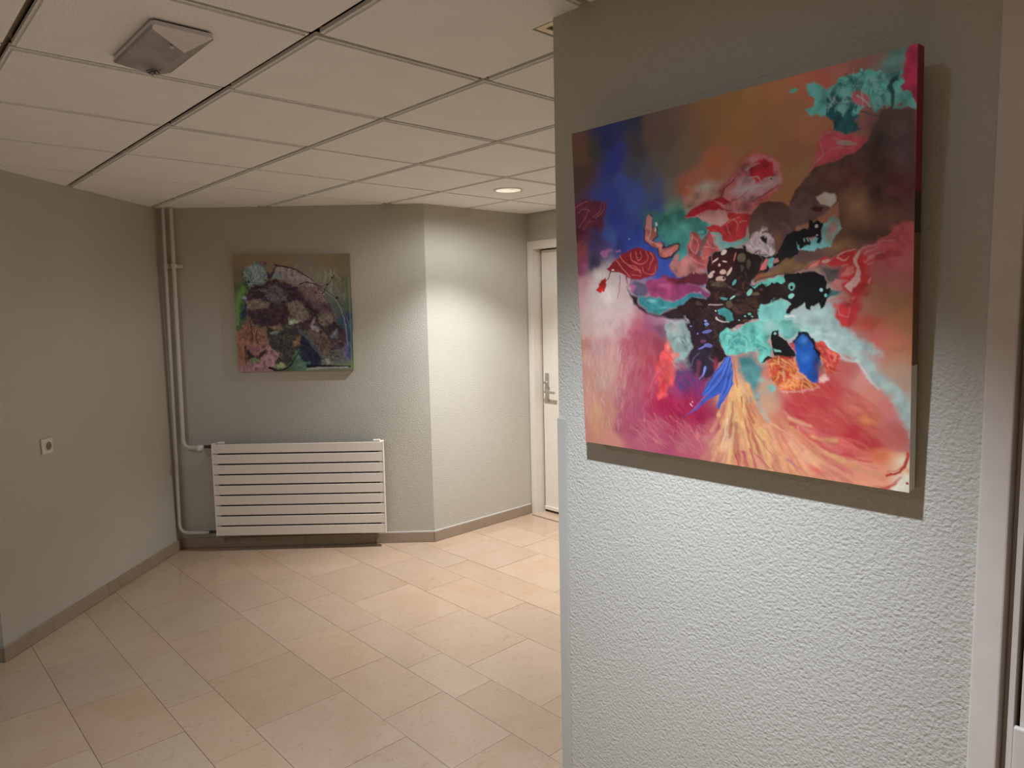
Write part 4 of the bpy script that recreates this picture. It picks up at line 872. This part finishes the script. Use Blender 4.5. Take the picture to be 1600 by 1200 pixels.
["stroke",[[840,464,856,462],2.5,1.5,[237,147,132],1.5,3,1.0]],
["stroke",[[864,543,868,581],3.7,1.8,[196,68,61],1.5,3,1.0]],
["stroke",[[829,558,840,580,859,586,862,564],3.1,1.5,[237,126,110],2,5,0.8]],
["stroke",[[832,439,842,434,874,427],2.8,1.8,[237,196,183],1.5,3,1.0]],
["stroke",[[884,432,909,421,932,415],3.7,1.8,[237,177,176],2,5,0.8]],
["stroke",[[897,441,924,425],3.7,1.8,[237,174,172],2,5,0.8]],
["stroke",[[900,451,920,440,939,436],3.7,1.8,[237,173,171],2,5,0.8]],
["stroke",[[895,459,917,445],3.7,1.8,[237,165,161],2,5,0.8]],
["stroke",[[937,415,963,415],3.7,1.8,[237,183,184],2,5,0.8]],
["stroke",[[900,464,915,458],3.7,1.8,[237,162,156],2,5,0.8]],
["stroke",[[950,470,947,452,964,443,980,449],6.1,4.3,[204,80,98],6,6,0.6]],
["stroke",[[905,507,908,496],4.9,2.5,[237,134,126],1.5,3,1.0]],
["blob",[901,613,25.9,17.9,[217,91,61],0.6,0,14,0,0.15]],
["blob",[865,605,19.4,11.9,[197,61,51],0.6,0,12,0,0.15]],
["poly",[[764,650,798,650,813,663,839,682,834,713,810,735,804,712,785,675],[214,82,67],2,8,0.4,1.0]],
["hatch",[[770,654,832,680,829,715,808,726,787,671],40,60,70,30,6,[[237,135,114],[192,47,49],[229,115,69]],0.8,0.15]],
["poly",[[650,712,661,692,689,691,731,694,735,715,775,738,775,765,744,777,706,779,678,774,659,751,653,730],[208,94,51],2,8,0.35,1.0]],
["poly",[[685,695,726,701,734,723,777,749,788,760,726,778,685,777],[208,93,53],2,6,0.35,1.0]],
["hatch",[[653,713,689,695,727,697,774,744,774,768,706,777,667,764],90,60,70,34,6,[[229,141,71],[190,56,39],[233,160,98],[199,75,53]],0.85,0.15]],
["hatch",[[689,699,726,705,773,749,726,774,688,773],40,40,70,34,6,[[235,142,67],[191,66,44],[230,157,116]],0.8,0.15]],
["stroke",[[688,781,733,779,787,761],3.8,2.3,[219,142,125],3,4,1.0]],
["poly",[[717,654,734,647,735,673,723,681],[183,69,70],2,6,0.2,1.0]],
["poly",[[712,655,725,651,726,665,717,671],[182,74,74],2,5,0.2,1.0]],
["poly",[[789,738,808,730,814,744,791,752],[221,171,153],3,6,0.2,1.0]],
["poly",[[722,649,734,625,758,624,775,653,775,666,734,667],[17,13,23],2,6,0.2,1.0]],
["poly",[[754,636,773,643,780,664,791,680,788,701,777,692,763,664],[17,13,23],2,6,0.2,1.0]],
["poly",[[734,651,745,631,757,641,774,661,777,751,764,739,744,723,728,691,734,663],[33,87,162],2,5,0.3,1.0]],
["poly",[[725,651,737,637,750,633,763,654,777,673,783,690,793,701,787,731,785,753,774,749,737,722,726,687],[31,84,159],2,5,0.3,1.0]],
["blob",[749,647,9.6,10.2,[73,132,198],0.9,0,4,0,0.15]],
["blob",[757,702,14.8,20.4,[24,75,159],0.8,0,4,0,0.15]],
["blob",[752,690,16.0,11.0,[57,119,188],0.8,0,4,0,0.15]],
["blob",[782,701,10.4,18.4,[23,24,42],0.85,0,8,0,0.15]],
["blob",[793,716,10.4,14.7,[125,81,69],0.8,0,8,0,0.15]],
["poly",[[356,661,332,637,337,606,378,599,403,606,410,637,425,659,411,695,399,709,359,718,355,689],[137,155,142],4,12,0.25,1.0]],
["blob",[365,616,20.3,15.6,[159,147,138],0.8,0,4,0,0.15]],
["hatch",[[364,641,416,647,411,678,376,661],16,30,60,20,4,[[55,62,61],[102,116,109]],0.7,0.15]],
["poly",[[339,655,352,683,354,722,370,759,356,802,344,789,326,822,300,835,295,792,308,755,285,777,299,734,308,698,326,663],[203,73,69],6,12,0.3,0.95]],
["blob",[340,670,7.5,15.6,[228,127,105],0.95,0,4,0,0.15]],
["blob",[318,793,10.2,18.7,[199,41,50],0.8,0,4,0,0.15]],
["blob",[306,708,4.7,18.7,[148,44,58],0.7,0,4,0,0.15]],
["blob",[353,749,13.6,12.5,[208,87,82],0.7,0,4,0,0.15]],
["stroke",[[266,808,285,770,307,744,325,725],6.4,4.5,[188,88,95],4,4,0.8]],
["poly",[[350,696,371,685,383,695,375,706,354,707],[202,124,108],3,8,0.2,1.0]],
["hatch",[[354,717,402,716,397,743,357,738],16,20,50,26,4,[[182,132,124],[173,78,78],[136,114,116]],0.8,0.15]],
["poly",[[409,700,432,674,473,668,498,712,501,738,472,769,438,767,416,734],[41,29,44],8,12,0.3,1.0]],
["blob",[416,771,33.3,27.2,[77,51,88],0.8,0,10,0,0.15]],
["blob",[391,758,22.2,20.4,[108,60,90],0.6,0,4,0,0.15]],
["blob",[497,716,7.4,17.0,[137,34,53],0.9,0,6,0,0.15]],
["blob",[472,625,16.3,5.4,[105,105,160],0.95,1,8,-5,0.15]],
["blob",[477,665,13.3,5.4,[103,103,157],0.95,1,8,15,0.15]],
["blob",[469,604,5.2,4.1,[106,106,162],0.95,1,8,0,0.15]],
["blob",[459,668,14.8,2.7,[103,103,156],0.95,1,8,-15,0.15]],
["blob",[441,629,3.0,2.7,[105,105,159],0.95,1,8,0,0.15]],
["blob",[461,651,10.4,4.8,[89,51,72],0.95,1,8,0,0.15]],
["stroke",[[464,729,459,747,444,762],8.4,2.1,[123,126,184],2,3,1.0]],
["stroke",[[443,714,438,766,429,786],7.7,4.9,[135,57,73],6,4,0.7]],
["stroke",[[415,726,427,703,444,688],2.8,1.4,[100,88,99],1.5,3,1.0]],
["hatch",[[373,758,467,768,449,814,371,812],30,70,30,60,8,[[99,42,89],[144,42,89],[72,51,106]],0.5,0.15]],
["stroke",[[412,836,418,844],4.9,2.1,[217,166,169],1.5,3,1.0]],
["blob",[420,830,2.2,2.0,[213,175,177],1,1,4,0,0.15]],
["fan",[555,710,120,62,104,60,420,12,[[215,166,105],[198,131,91],[178,89,84],[211,153,116],[190,116,84]],0.35,0.75]],
["fan",[555,710,70,40,66,180,520,13,[[225,169,108],[212,139,97],[192,100,94],[221,157,117]],0.5,0.75]],
["poly",[[550,710,562,710,567,741,585,804,566,842,568,969,512,965,522,882,547,814],[206,162,117],14,14,0.2,0.6]],
["blob",[548,851,12.6,23.8,[217,181,145],0.8,0,4,0,0.15]],
["blob",[541,917,18.5,27.2,[209,159,129],0.6,0,4,0,0.15]],
["fan",[555,710,50,70,98,40,260,9,[[216,170,106],[203,132,82],[165,83,65]],0.2,0.8]],
["stroke",[[552,710,556,742,563,777],9.1,3.6,[189,106,76],2,4,0.85]],
["stroke",[[590,765,608,803,630,843],4.9,2.0,[217,161,92],2,4,0.85]],
["stroke",[[587,723,590,740],4.2,1.7,[190,148,101],2,4,0.85]],
["stroke",[[574,805,577,834],4.2,1.7,[109,54,32],2,4,0.85]],
["stroke",[[593,790,600,821],3.5,1.4,[217,175,100],2,4,0.85]],
["stroke",[[622,894,651,926,687,964],4.9,2.0,[225,173,102],2,4,0.85]],
["stroke",[[630,882,659,914],4.2,1.7,[226,172,102],2,4,0.85]],
["stroke",[[592,861,622,908,666,959],3.5,1.4,[165,75,70],2,4,0.85]],
["stroke",[[614,959,629,972,658,996],4.9,2.0,[179,72,85],2,4,0.85]],
["stroke",[[576,957,591,991],7.0,2.8,[167,62,80],2,4,0.85]],
["stroke",[[599,947,610,981],5.6,2.2,[183,81,84],2,4,0.85]],
["stroke",[[705,961,743,983],5.6,2.2,[163,103,124],2,4,0.85]],
["stroke",[[659,869,695,886,723,907],5.6,2.2,[214,152,112],2,4,0.85]],
["stroke",[[530,867,521,919,512,958],4.9,2.0,[217,181,150],2,4,0.85]],
["stroke",[[552,967,563,995],6.3,2.5,[156,44,67],2,4,0.85]],
["poly",[[568,693,604,680,619,708,640,724,632,759,617,788,631,833,654,864,630,838,605,791,586,762,571,724],[51,122,118],7,8,0.25,0.9]],
["blob",[587,705,18.5,13.6,[42,108,105],0.7,0,4,0,0.15]],
["blob",[616,802,7.4,27.2,[129,148,139],0.6,0,6,60,0.15]],
["blob",[660,780,11.1,10.2,[122,168,151],0.95,1,10,0,0.15]],
["blob",[631,759,12.6,6.8,[121,167,152],0.6,0,10,0,0.15]],
["stroke",[[623,816,645,849,659,865],9.1,3.5,[183,161,151],6,4,0.7]],
["poly",[[639,717,653,710,657,751,649,758,631,738],[194,96,81],8,8,0.2,0.8]],
["poly",[[544,688,550,715,548,771,528,809,503,844,498,840,512,795,478,817,431,850,391,881,449,829,474,806,453,811,460,791,497,737,530,696],[51,79,154],1.5,5,0.2,1.0]],
["stroke",[[541,696,512,759,466,806],4.9,1.4,[86,112,182],2,3,0.8]],
["stroke",[[545,707,528,765,502,836],4.9,1.4,[87,112,182],2,3,0.8]],
["stroke",[[539,710,500,767,414,861],4.9,1.4,[86,111,181],2,3,0.8]],
["stroke",[[546,728,540,772,515,817],4.9,1.4,[87,112,183],2,3,0.8]],
["stroke",[[533,704,492,756,464,796],4.9,1.4,[86,112,182],2,3,0.8]],
["stroke",[[543,700,516,762,479,801],2.1,1.0,[30,48,115],1.5,3,1.0]],
["stroke",[[547,735,523,794],2.1,1.0,[32,50,120],1.5,3,1.0]],
["stroke",[[360,891,395,914,429,930],2.8,1.4,[187,105,107],2,3,0.7]],
["stroke",[[369,909,421,934],2.8,1.4,[188,105,107],2,3,0.7]],
["stroke",[[412,916,433,937],2.8,1.4,[188,105,107],2,3,0.7]],
["poly",[[416,931,428,909,440,927,429,941],[196,105,103],3,6,0.2,1.0]],
["stroke",[[733,870,735,881],2.7,1.5,[217,150,132],1.5,3,1.0]],
["blob",[844,918,24.0,8.1,[216,95,92],0.8,0,6,12,0.15]],
["blob",[784,885,28.0,8.1,[205,96,86],0.7,0,6,25,0.15]],
["blob",[784,976,28.0,7.4,[202,77,86],0.7,0,8,20,0.15]],
["blob",[903,838,20.0,11.0,[222,136,83],0.7,0,10,0,0.15]],
["blob",[933,924,28.0,14.7,[225,119,73],0.7,0,10,0,0.15]],
["poly",[[965,995,980,968,995,950,1002,944,1003,1005,965,1005],[237,224,193],6,10,0.1,1.0]],
["blob",[988,926,16.0,14.7,[237,215,178],0.8,0,4,0,0.15]],
["stroke",[[996,907,991,932,977,954,950,966],7.6,6.1,[186,58,49],1.5,3,1.0]],
["stroke",[[996,907,980,943,953,957],1.9,1.5,[201,88,63],1.5,3,1.0]],
["stroke",[[981,966,965,987,940,1004],3.0,9.9,[195,84,74],3,4,1.0]],
["blob",[997,976,3.2,2.9,[166,55,63],1,1,4,0,0.15]],
["blob",[998,947,6.4,8.1,[229,131,42],0.7,0,4,0,0.15]],
["stroke",[[921,998,946,997],3.0,5.3,[203,95,80],3,4,0.7]]]
BASE2 = [[29,45,159,137,112],[181,27,164,140,114],[483,21,160,141,115],[785,25,158,140,111],[965,47,137,126,101],[18,195,136,130,107],[22,275,106,111,89],[60,316,116,151,97],[29,457,100,132,84],[20,578,96,115,84],[22,700,185,134,100],[21,854,171,118,89],[33,968,171,132,127],[166,970,188,145,147],[265,869,182,139,146],[579,82,150,144,134],[726,154,150,146,127],[881,106,138,127,101],[923,258,117,116,97],[867,358,124,128,116],[942,460,96,113,96],[967,562,56,86,119],[969,716,58,76,116],[961,870,91,96,133],[861,459,106,108,107],[814,387,114,126,120],[530,873,93,126,104],[567,936,99,143,123],[371,963,86,108,85],[729,980,125,127,122],[965,974,124,138,105],[1000,614,82,118,114]]
OPS2 = [
["hatch",[[332,19,679,104,975,238,962,471,827,337,722,225,527,111],90,300,40,60,5,[[201,203,182],[121,122,105],[180,178,149]],0.5,0.2]],
["hatch",[[729,104,880,126,946,389,847,347,748,305],60,250,35,80,4,[[208,212,190],[157,155,131]],0.6,0.2]],
["poly",[[45,235,126,226,97,498,51,579,16,497],[102,139,92],12,22,0.35,1.0]],
["stroke",[[120,241,48,336,14,456,15,588],46,30,[127,171,97],6,10,1.0]],
["poly",[[55,457,96,377,117,498,83,559,49,538],[52,80,102],12,22,0.35,1.0]],
["poly",[[73,135,90,106,126,226,111,296,70,245],[54,76,84],12,22,0.35,1.0]],
["poly",[[77,140,116,96,218,65,287,88,290,163,269,210,185,247,122,288,110,241,80,195],[144,167,174],12,32,0.35,1.0]],
["hatch",[[88,136,217,77,283,148,186,237,124,266],90,80,70,40,5,[[228,237,237],[98,121,128],[184,214,219]],0.85,0.2]],
["poly",[[208,62,279,58,297,88,227,87],[135,92,107],12,16,0.35,1.0]],
["poly",[[365,91,516,123,663,204,749,285,559,254,410,212,334,171],[169,161,163],10,18,0.35,1.0]],
["hatch",[[375,119,515,141,670,244,569,248,411,200],50,35,30,50,5,[[203,197,198],[135,117,123]],0.6,0.2]],
["poly",[[338,149,403,160,404,215,330,199],[148,163,179],10,16,0.35,1.0]],
["poly",[[284,133,312,164,344,139,359,89,373,95,351,161,309,217,275,198],[72,54,71],8,14,0.35,1.0]],
["stroke",[[358,87,516,123,672,216],14,8,[70,48,69],2,5,1.0]],
["stroke",[[672,216,768,306,865,388,929,521,960,695],8,6,[121,122,125],2,5,1.0]],
["stroke",[[559,254,630,238,750,275],12,8,[78,51,68],2,5,1.0]],
["poly",[[105,321,154,265,268,226,369,218,507,264,652,375,818,489,855,571,946,674,952,880,841,816,733,902,642,711,486,606,445,610,281,625,131,592,115,498,88,457,91,377],[73,53,66],10,22,0.35,1.0]],
["poly",[[558,262,739,277,771,348,843,510,660,417,564,325],[138,112,111],12,22,0.35,1.0]],
["hatch",[[568,273,739,285,838,499,660,415],90,45,30,60,6,[[182,156,152],[93,63,75],[156,128,127]],0.75,0.2]],
["poly",[[661,405,812,428,855,571,734,549,677,466],[108,86,95],12,22,0.35,1.0]],
["poly",[[716,508,817,509,849,576,771,610,722,569],[142,132,121],10,22,0.35,1.0]],
["poly",[[222,300,367,250,426,303,451,392,326,402,274,361],[116,115,122],12,24,0.35,1.0]],
["hatch",[[222,298,367,250,449,392,286,400],110,70,60,36,5,[[169,171,176],[76,66,77],[139,136,147]],0.8,0.2]],
["hatch",[[120,317,267,238,507,272,459,382,156,378],90,10,40,60,5,[[120,90,113],[56,41,55],[143,124,142]],0.7,0.2]],
["poly",[[92,402,196,384,298,400,283,445,181,481,99,470],[153,138,128],10,18,0.35,1.0]],
["hatch",[[94,397,286,400,273,450,109,468],50,10,60,26,6,[[208,195,172],[118,93,90]],0.7,0.2]],
["blob",[86,366,20,16,[204,209,225],1.0,0,6,0,0.2]],
["hatch",[[151,458,457,423,446,595,141,590],90,85,50,60,6,[[101,68,78],[52,36,48],[126,99,103]],0.7,0.2]],
["poly",[[455,422,550,392,639,506,653,560,538,588,456,589],[140,126,111],10,20,0.35,1.0]],
["hatch",[[457,423,550,394,642,547,467,585],70,60,40,50,6,[[191,179,156],[107,87,81],[159,138,140]],0.75,0.2]],
["poly",[[453,559,510,545,554,574,486,604,454,595],[193,209,184],8,16,0.35,1.0]],
["poly",[[647,466,708,467,725,518,653,527],[51,39,51],10,16,0.35,1.0]],
["poly",[[594,671,748,653,807,777,755,882,697,816],[121,105,97],12,26,0.35,1.0]],
["hatch",[[486,606,751,600,929,695,933,818,735,877],170,60,60,44,5,[[142,124,118],[55,43,57],[110,94,115],[164,147,135]],0.75,0.2]],
["poly",[[642,631,661,598,683,548,671,609,711,615,696,662,651,654],[194,185,194],8,16,0.35,1.0]],
["poly",[[465,608,563,670,660,793,738,910,719,961,596,962,549,899,535,791],[43,48,74],10,18,0.35,1.0]],
["stroke",[[544,658,640,741,735,877],36,16,[105,114,123],5,8,0.8]],
["hatch",[[495,626,687,814,710,948,587,946],40,50,30,60,5,[[66,75,106],[32,34,55],[90,99,124]],0.7,0.2]],
["poly",[[791,703,828,678,881,648,857,714,805,723],[136,150,161],8,16,0.35,1.0]],
["poly",[[793,841,944,808,953,924,808,942],[111,111,111],10,26,0.35,1.0]],
["hatch",[[799,836,944,808,948,921,813,940],80,30,80,26,5,[[40,34,44],[164,161,158],[74,68,77]],0.8,0.2]],
["hatch",[[699,794,841,816,814,929,711,928],40,60,40,40,5,[[171,165,158],[88,73,77]],0.7,0.2]],
["poly",[[939,511,1001,512,991,881,944,901,950,695],[63,83,122],20,20,0.3,0.8]],
["poly",[[925,777,966,767,963,922,937,921],[116,118,158],14,18,0.35,1.0]],
["stroke",[[758,306,865,390,932,552,956,777],12,8,[157,166,163],3,5,0.8]],
["stroke",[[773,301,894,409,953,552],6,5,[87,83,82],2,5,1.0]],
["stroke",[[788,306,921,470,975,614],8,6,[130,143,125],3,5,0.7]],
["poly",[[15,660,70,599,117,539,151,623,178,644,237,704,260,812,224,870,162,879,104,837,68,765,28,733],[170,122,108],10,20,0.35,1.0]],
["hatch",[[39,599,123,559,235,704,248,807,69,752],70,70,50,44,7,[[122,74,72],[209,155,129],[83,53,57]],0.8,0.2]],
["stroke",[[119,549,136,662,131,743],9,5,[79,53,57],2,5,1.0]],
["stroke",[[178,644,164,703,180,764],9,5,[95,61,63],2,5,1.0]],
["poly",[[3,751,65,773,56,927,-3,967],[170,123,95],12,16,0.35,1.0]],
["stroke",[[67,783,66,937],14,8,[97,74,68],2,5,1.0]],
["poly",[[96,799,154,848,250,788,310,808,377,788,347,896,287,998,5,1000,67,925,200,917,256,848],[191,149,157],12,18,0.35,1.0]],
["poly",[[67,785,152,869,248,809,255,860,170,910,81,898],[66,51,56],10,18,0.35,1.0]],
["poly",[[110,892,162,872,200,919,118,928],[137,166,123],10,20,0.35,1.0]],
["poly",[[97,784,165,836,229,786,180,764],[165,117,122],10,16,0.35,1.0]],
["poly",[[262,602,407,594,563,701,537,793,467,895,380,976,295,995,374,842,300,799,253,706],[68,67,65],10,18,0.35,1.0]],
["poly",[[282,605,386,582,414,648,321,636],[170,142,119],10,16,0.35,1.0]],
["poly",[[477,741,541,697,549,762,484,792],[166,131,113],10,18,0.35,1.0]],
["hatch",[[262,602,405,594,551,709,467,893,364,911,264,725],150,60,60,40,5,[[145,126,106],[42,43,44],[114,114,97],[89,122,113]],0.8,0.2]],
["blob",[329,665,40,16,[155,171,172],0.9,1,8,-15,0.2]],
["poly",[[524,813,550,915,603,928,576,990,462,980,487,914],[108,149,124],10,22,0.35,1.0]],
["poly",[[310,954,383,930,414,964,339,985],[172,185,143],8,18,0.35,1.0]],
["stroke",[[268,970,358,996,454,946,524,842],22,6,[37,30,36],2,4,1.0]],
["stroke",[[601,963,730,959,971,969],22,10,[27,23,31],2,5,1.0]],
["stroke",[[595,986,770,978,945,975],18,12,[180,182,175],2,5,1.0]],
["stroke",[[778,919,785,981],12,5,[40,35,41],2,5,1.0]],
["poly",[[727,918,774,898,793,924,835,920,782,941],[179,180,170],8,18,0.35,1.0]],
["hatch",[[109,327,368,230,765,356,941,674,929,880,735,877,496,606,141,600],320,60,90,34,5,[[57,40,52],[127,108,108],[95,73,85],[45,33,43],[158,145,138],[81,54,65]],0.5,0.2]],
["hatch",[[458,402,860,469,933,818,733,897,484,626],160,75,60,40,4,[[172,160,147],[49,38,50],[117,95,99],[193,185,180]],0.6,0.2]],
["hatch",[[15,660,123,559,254,725,404,605,561,709,380,974,11,988],130,60,80,40,5,[[131,96,83],[68,51,54],[196,158,151],[99,108,89]],0.45,0.2]],
["hatch",[[82,145,278,78,290,198,122,296],60,90,60,30,4,[[237,237,237],[69,87,94],[183,208,215]],0.7,0.2]],
["stroke",[[751,338,861,181],9,5,[67,57,62],2,5,1.0]],
["blob",[799,264,9,9,[45,38,46],1,1,6,0,0.2]],
["blob",[847,198,8,8,[57,49,53],1,1,6,0,0.2]],
["blob",[874,376,8,9,[34,28,33],1,1,6,0,0.2]],
["stroke",[[886,366,889,386],7,5,[34,28,33],2,5,1.0]],
["stroke",[[710,340,756,346,771,338],6,4,[184,175,175],2,5,1.0]],
["stroke",[[985,208,985,512,985,984],10,10,[146,164,123],3,4,0.6]]]
IMG1 = run_ops(600, 3, BASE1, OPS1)
IMG2 = run_ops(280, 5, BASE2, OPS2)
SIDE1 = [('crimson paint over the canvas edge', 0.69, 1.0, (0.30, 0.025, 0.06)), ('brown paint over the canvas edge', 0.60, 0.69, (0.05, 0.03, 0.022)), ('ochre paint over the canvas edge', 0.30, 0.60, (0.22, 0.12, 0.045))]
SIDE2 = [('green paint over the canvas edge', 0.0, 0.34, (0.30, 0.36, 0.13)), ('blue green paint over the canvas edge', 0.34, 0.62, (0.10, 0.16, 0.14)), ('ochre paint over the canvas edge', 0.62, 1.0, (0.30, 0.24, 0.11))]

def canvas_mat(name):
    M, t, b = mat(name, (0.8, 0.8, 0.8), 0.55, spec=0.35)
    at = N(t, 'ShaderNodeAttribute', attribute_name='paint')
    t.links.new(at.outputs['Color'], b.inputs['Base Color'])
    co = objco(t, False); n = N(t, 'ShaderNodeTexNoise', Scale=420.0, Detail=2.0); t.links.new(co, n.inputs['Vector'])
    bp = N(t, 'ShaderNodeBump', Strength=0.25, Distance=0.0006); t.links.new(n.outputs[0], bp.inputs['Height']); t.links.new(bp.outputs[0], b.inputs['Normal'])
    return M
def painted(name, img, w, h, parent, M, y=0.0):
    n = img.shape[0]
    u = np.linspace(0, 1, n)
    X, Z = np.meshgrid(u * w, (1 - u) * h)
    v = np.stack([X, np.full_like(X, y), Z], -1).reshape(-1, 3)
    i = np.arange(n * n).reshape(n, n)
    q = np.stack([i[:-1, :-1], i[1:, :-1], i[1:, 1:], i[:-1, 1:]], -1).reshape(-1, 4)
    me = bpy.data.meshes.new(name)
    me.vertices.add(n * n); me.vertices.foreach_set('co', v.ravel())
    me.loops.add(q.size); me.loops.foreach_set('vertex_index', q.ravel().astype(np.int32))
    me.polygons.add(len(q)); me.polygons.foreach_set('loop_start', np.arange(0, q.size, 4, dtype=np.int32)); me.polygons.foreach_set('loop_total', np.full(len(q), 4, dtype=np.int32))
    me.update(calc_edges=True)
    a = me.color_attributes.new('paint', 'FLOAT_COLOR', 'POINT')
    rgba = np.concatenate([img.reshape(-1, 3), np.ones((n * n, 1))], 1).astype(np.float32)
    a.data.foreach_set('color', rgba.ravel())
    me.materials.append(M)
    o = bpy.data.objects.new(name, me); link(o, parent)
    return o
W1, H1, T1 = 0.760, 0.760, 0.031
pt = thing('large_painting', 'large abstract canvas of pink, red, turquoise and brown swirls on the front wall', 'painting', (0.972, -0.017, 1.321), RP)
pt.rotation_euler = (math.asin(0.038 / H1), 0, RP)
painted('painted_front', IMG1, W1, H1, pt, canvas_mat('large_painting_paint'))
sc1 = obj('stretched_canvas', boxes((0, W1, 0.0006, T1, 0, H1), bev=0.0015), CANVAS, pt, label='cream primed canvas edge on a stretcher')
for nm, z0, z1, cc in SIDE1:
    obj('paint_wrap', boxes((W1 - 0.002, W1 + 0.0006, 0.0004, T1 - 0.001, z0 * H1, z1 * H1)), mat('wrap_paint', cc, 0.6)[0], sc1, label=nm)
obj('hanging_hook', boxes((W1 / 2 - 0.01, W1 / 2 + 0.01, T1 + 0.0005, T1 + 0.030, H1 * 0.80, H1 * 0.83)), STEEL, pt)
W2, H2, T2 = 0.803, 0.806, 0.026
k = 0.502
pt2 = thing('small_painting', 'square purple-brown abstract canvas above the radiator', 'painting', (A0.x + TB.x * k, A0.y + TB.y * k, 1.270), RB)
off = Vector((TB.y, -TB.x)) * 0.030
pt2.location = (A0.x + TB.x * k + off.x, A0.y + TB.y * k + off.y, 1.270)
pt2.rotation_euler = (0, math.radians(0.45), RB)
painted('painted_front', IMG2, W2, H2, pt2, canvas_mat('small_painting_paint'))
sc2 = obj('stretched_canvas', boxes((0, W2, 0.0006, T2, 0, H2), bev=0.0015), CANVAS, pt2, label='canvas edge on a stretcher')
for nm, z0, z1, cc in SIDE2:
    obj('paint_wrap', boxes((W2 - 0.002, W2 + 0.0006, 0.0004, T2 - 0.001, z0 * H2, z1 * H2)), mat('wrap_paint', cc, 0.6)[0], sc2, label=nm)
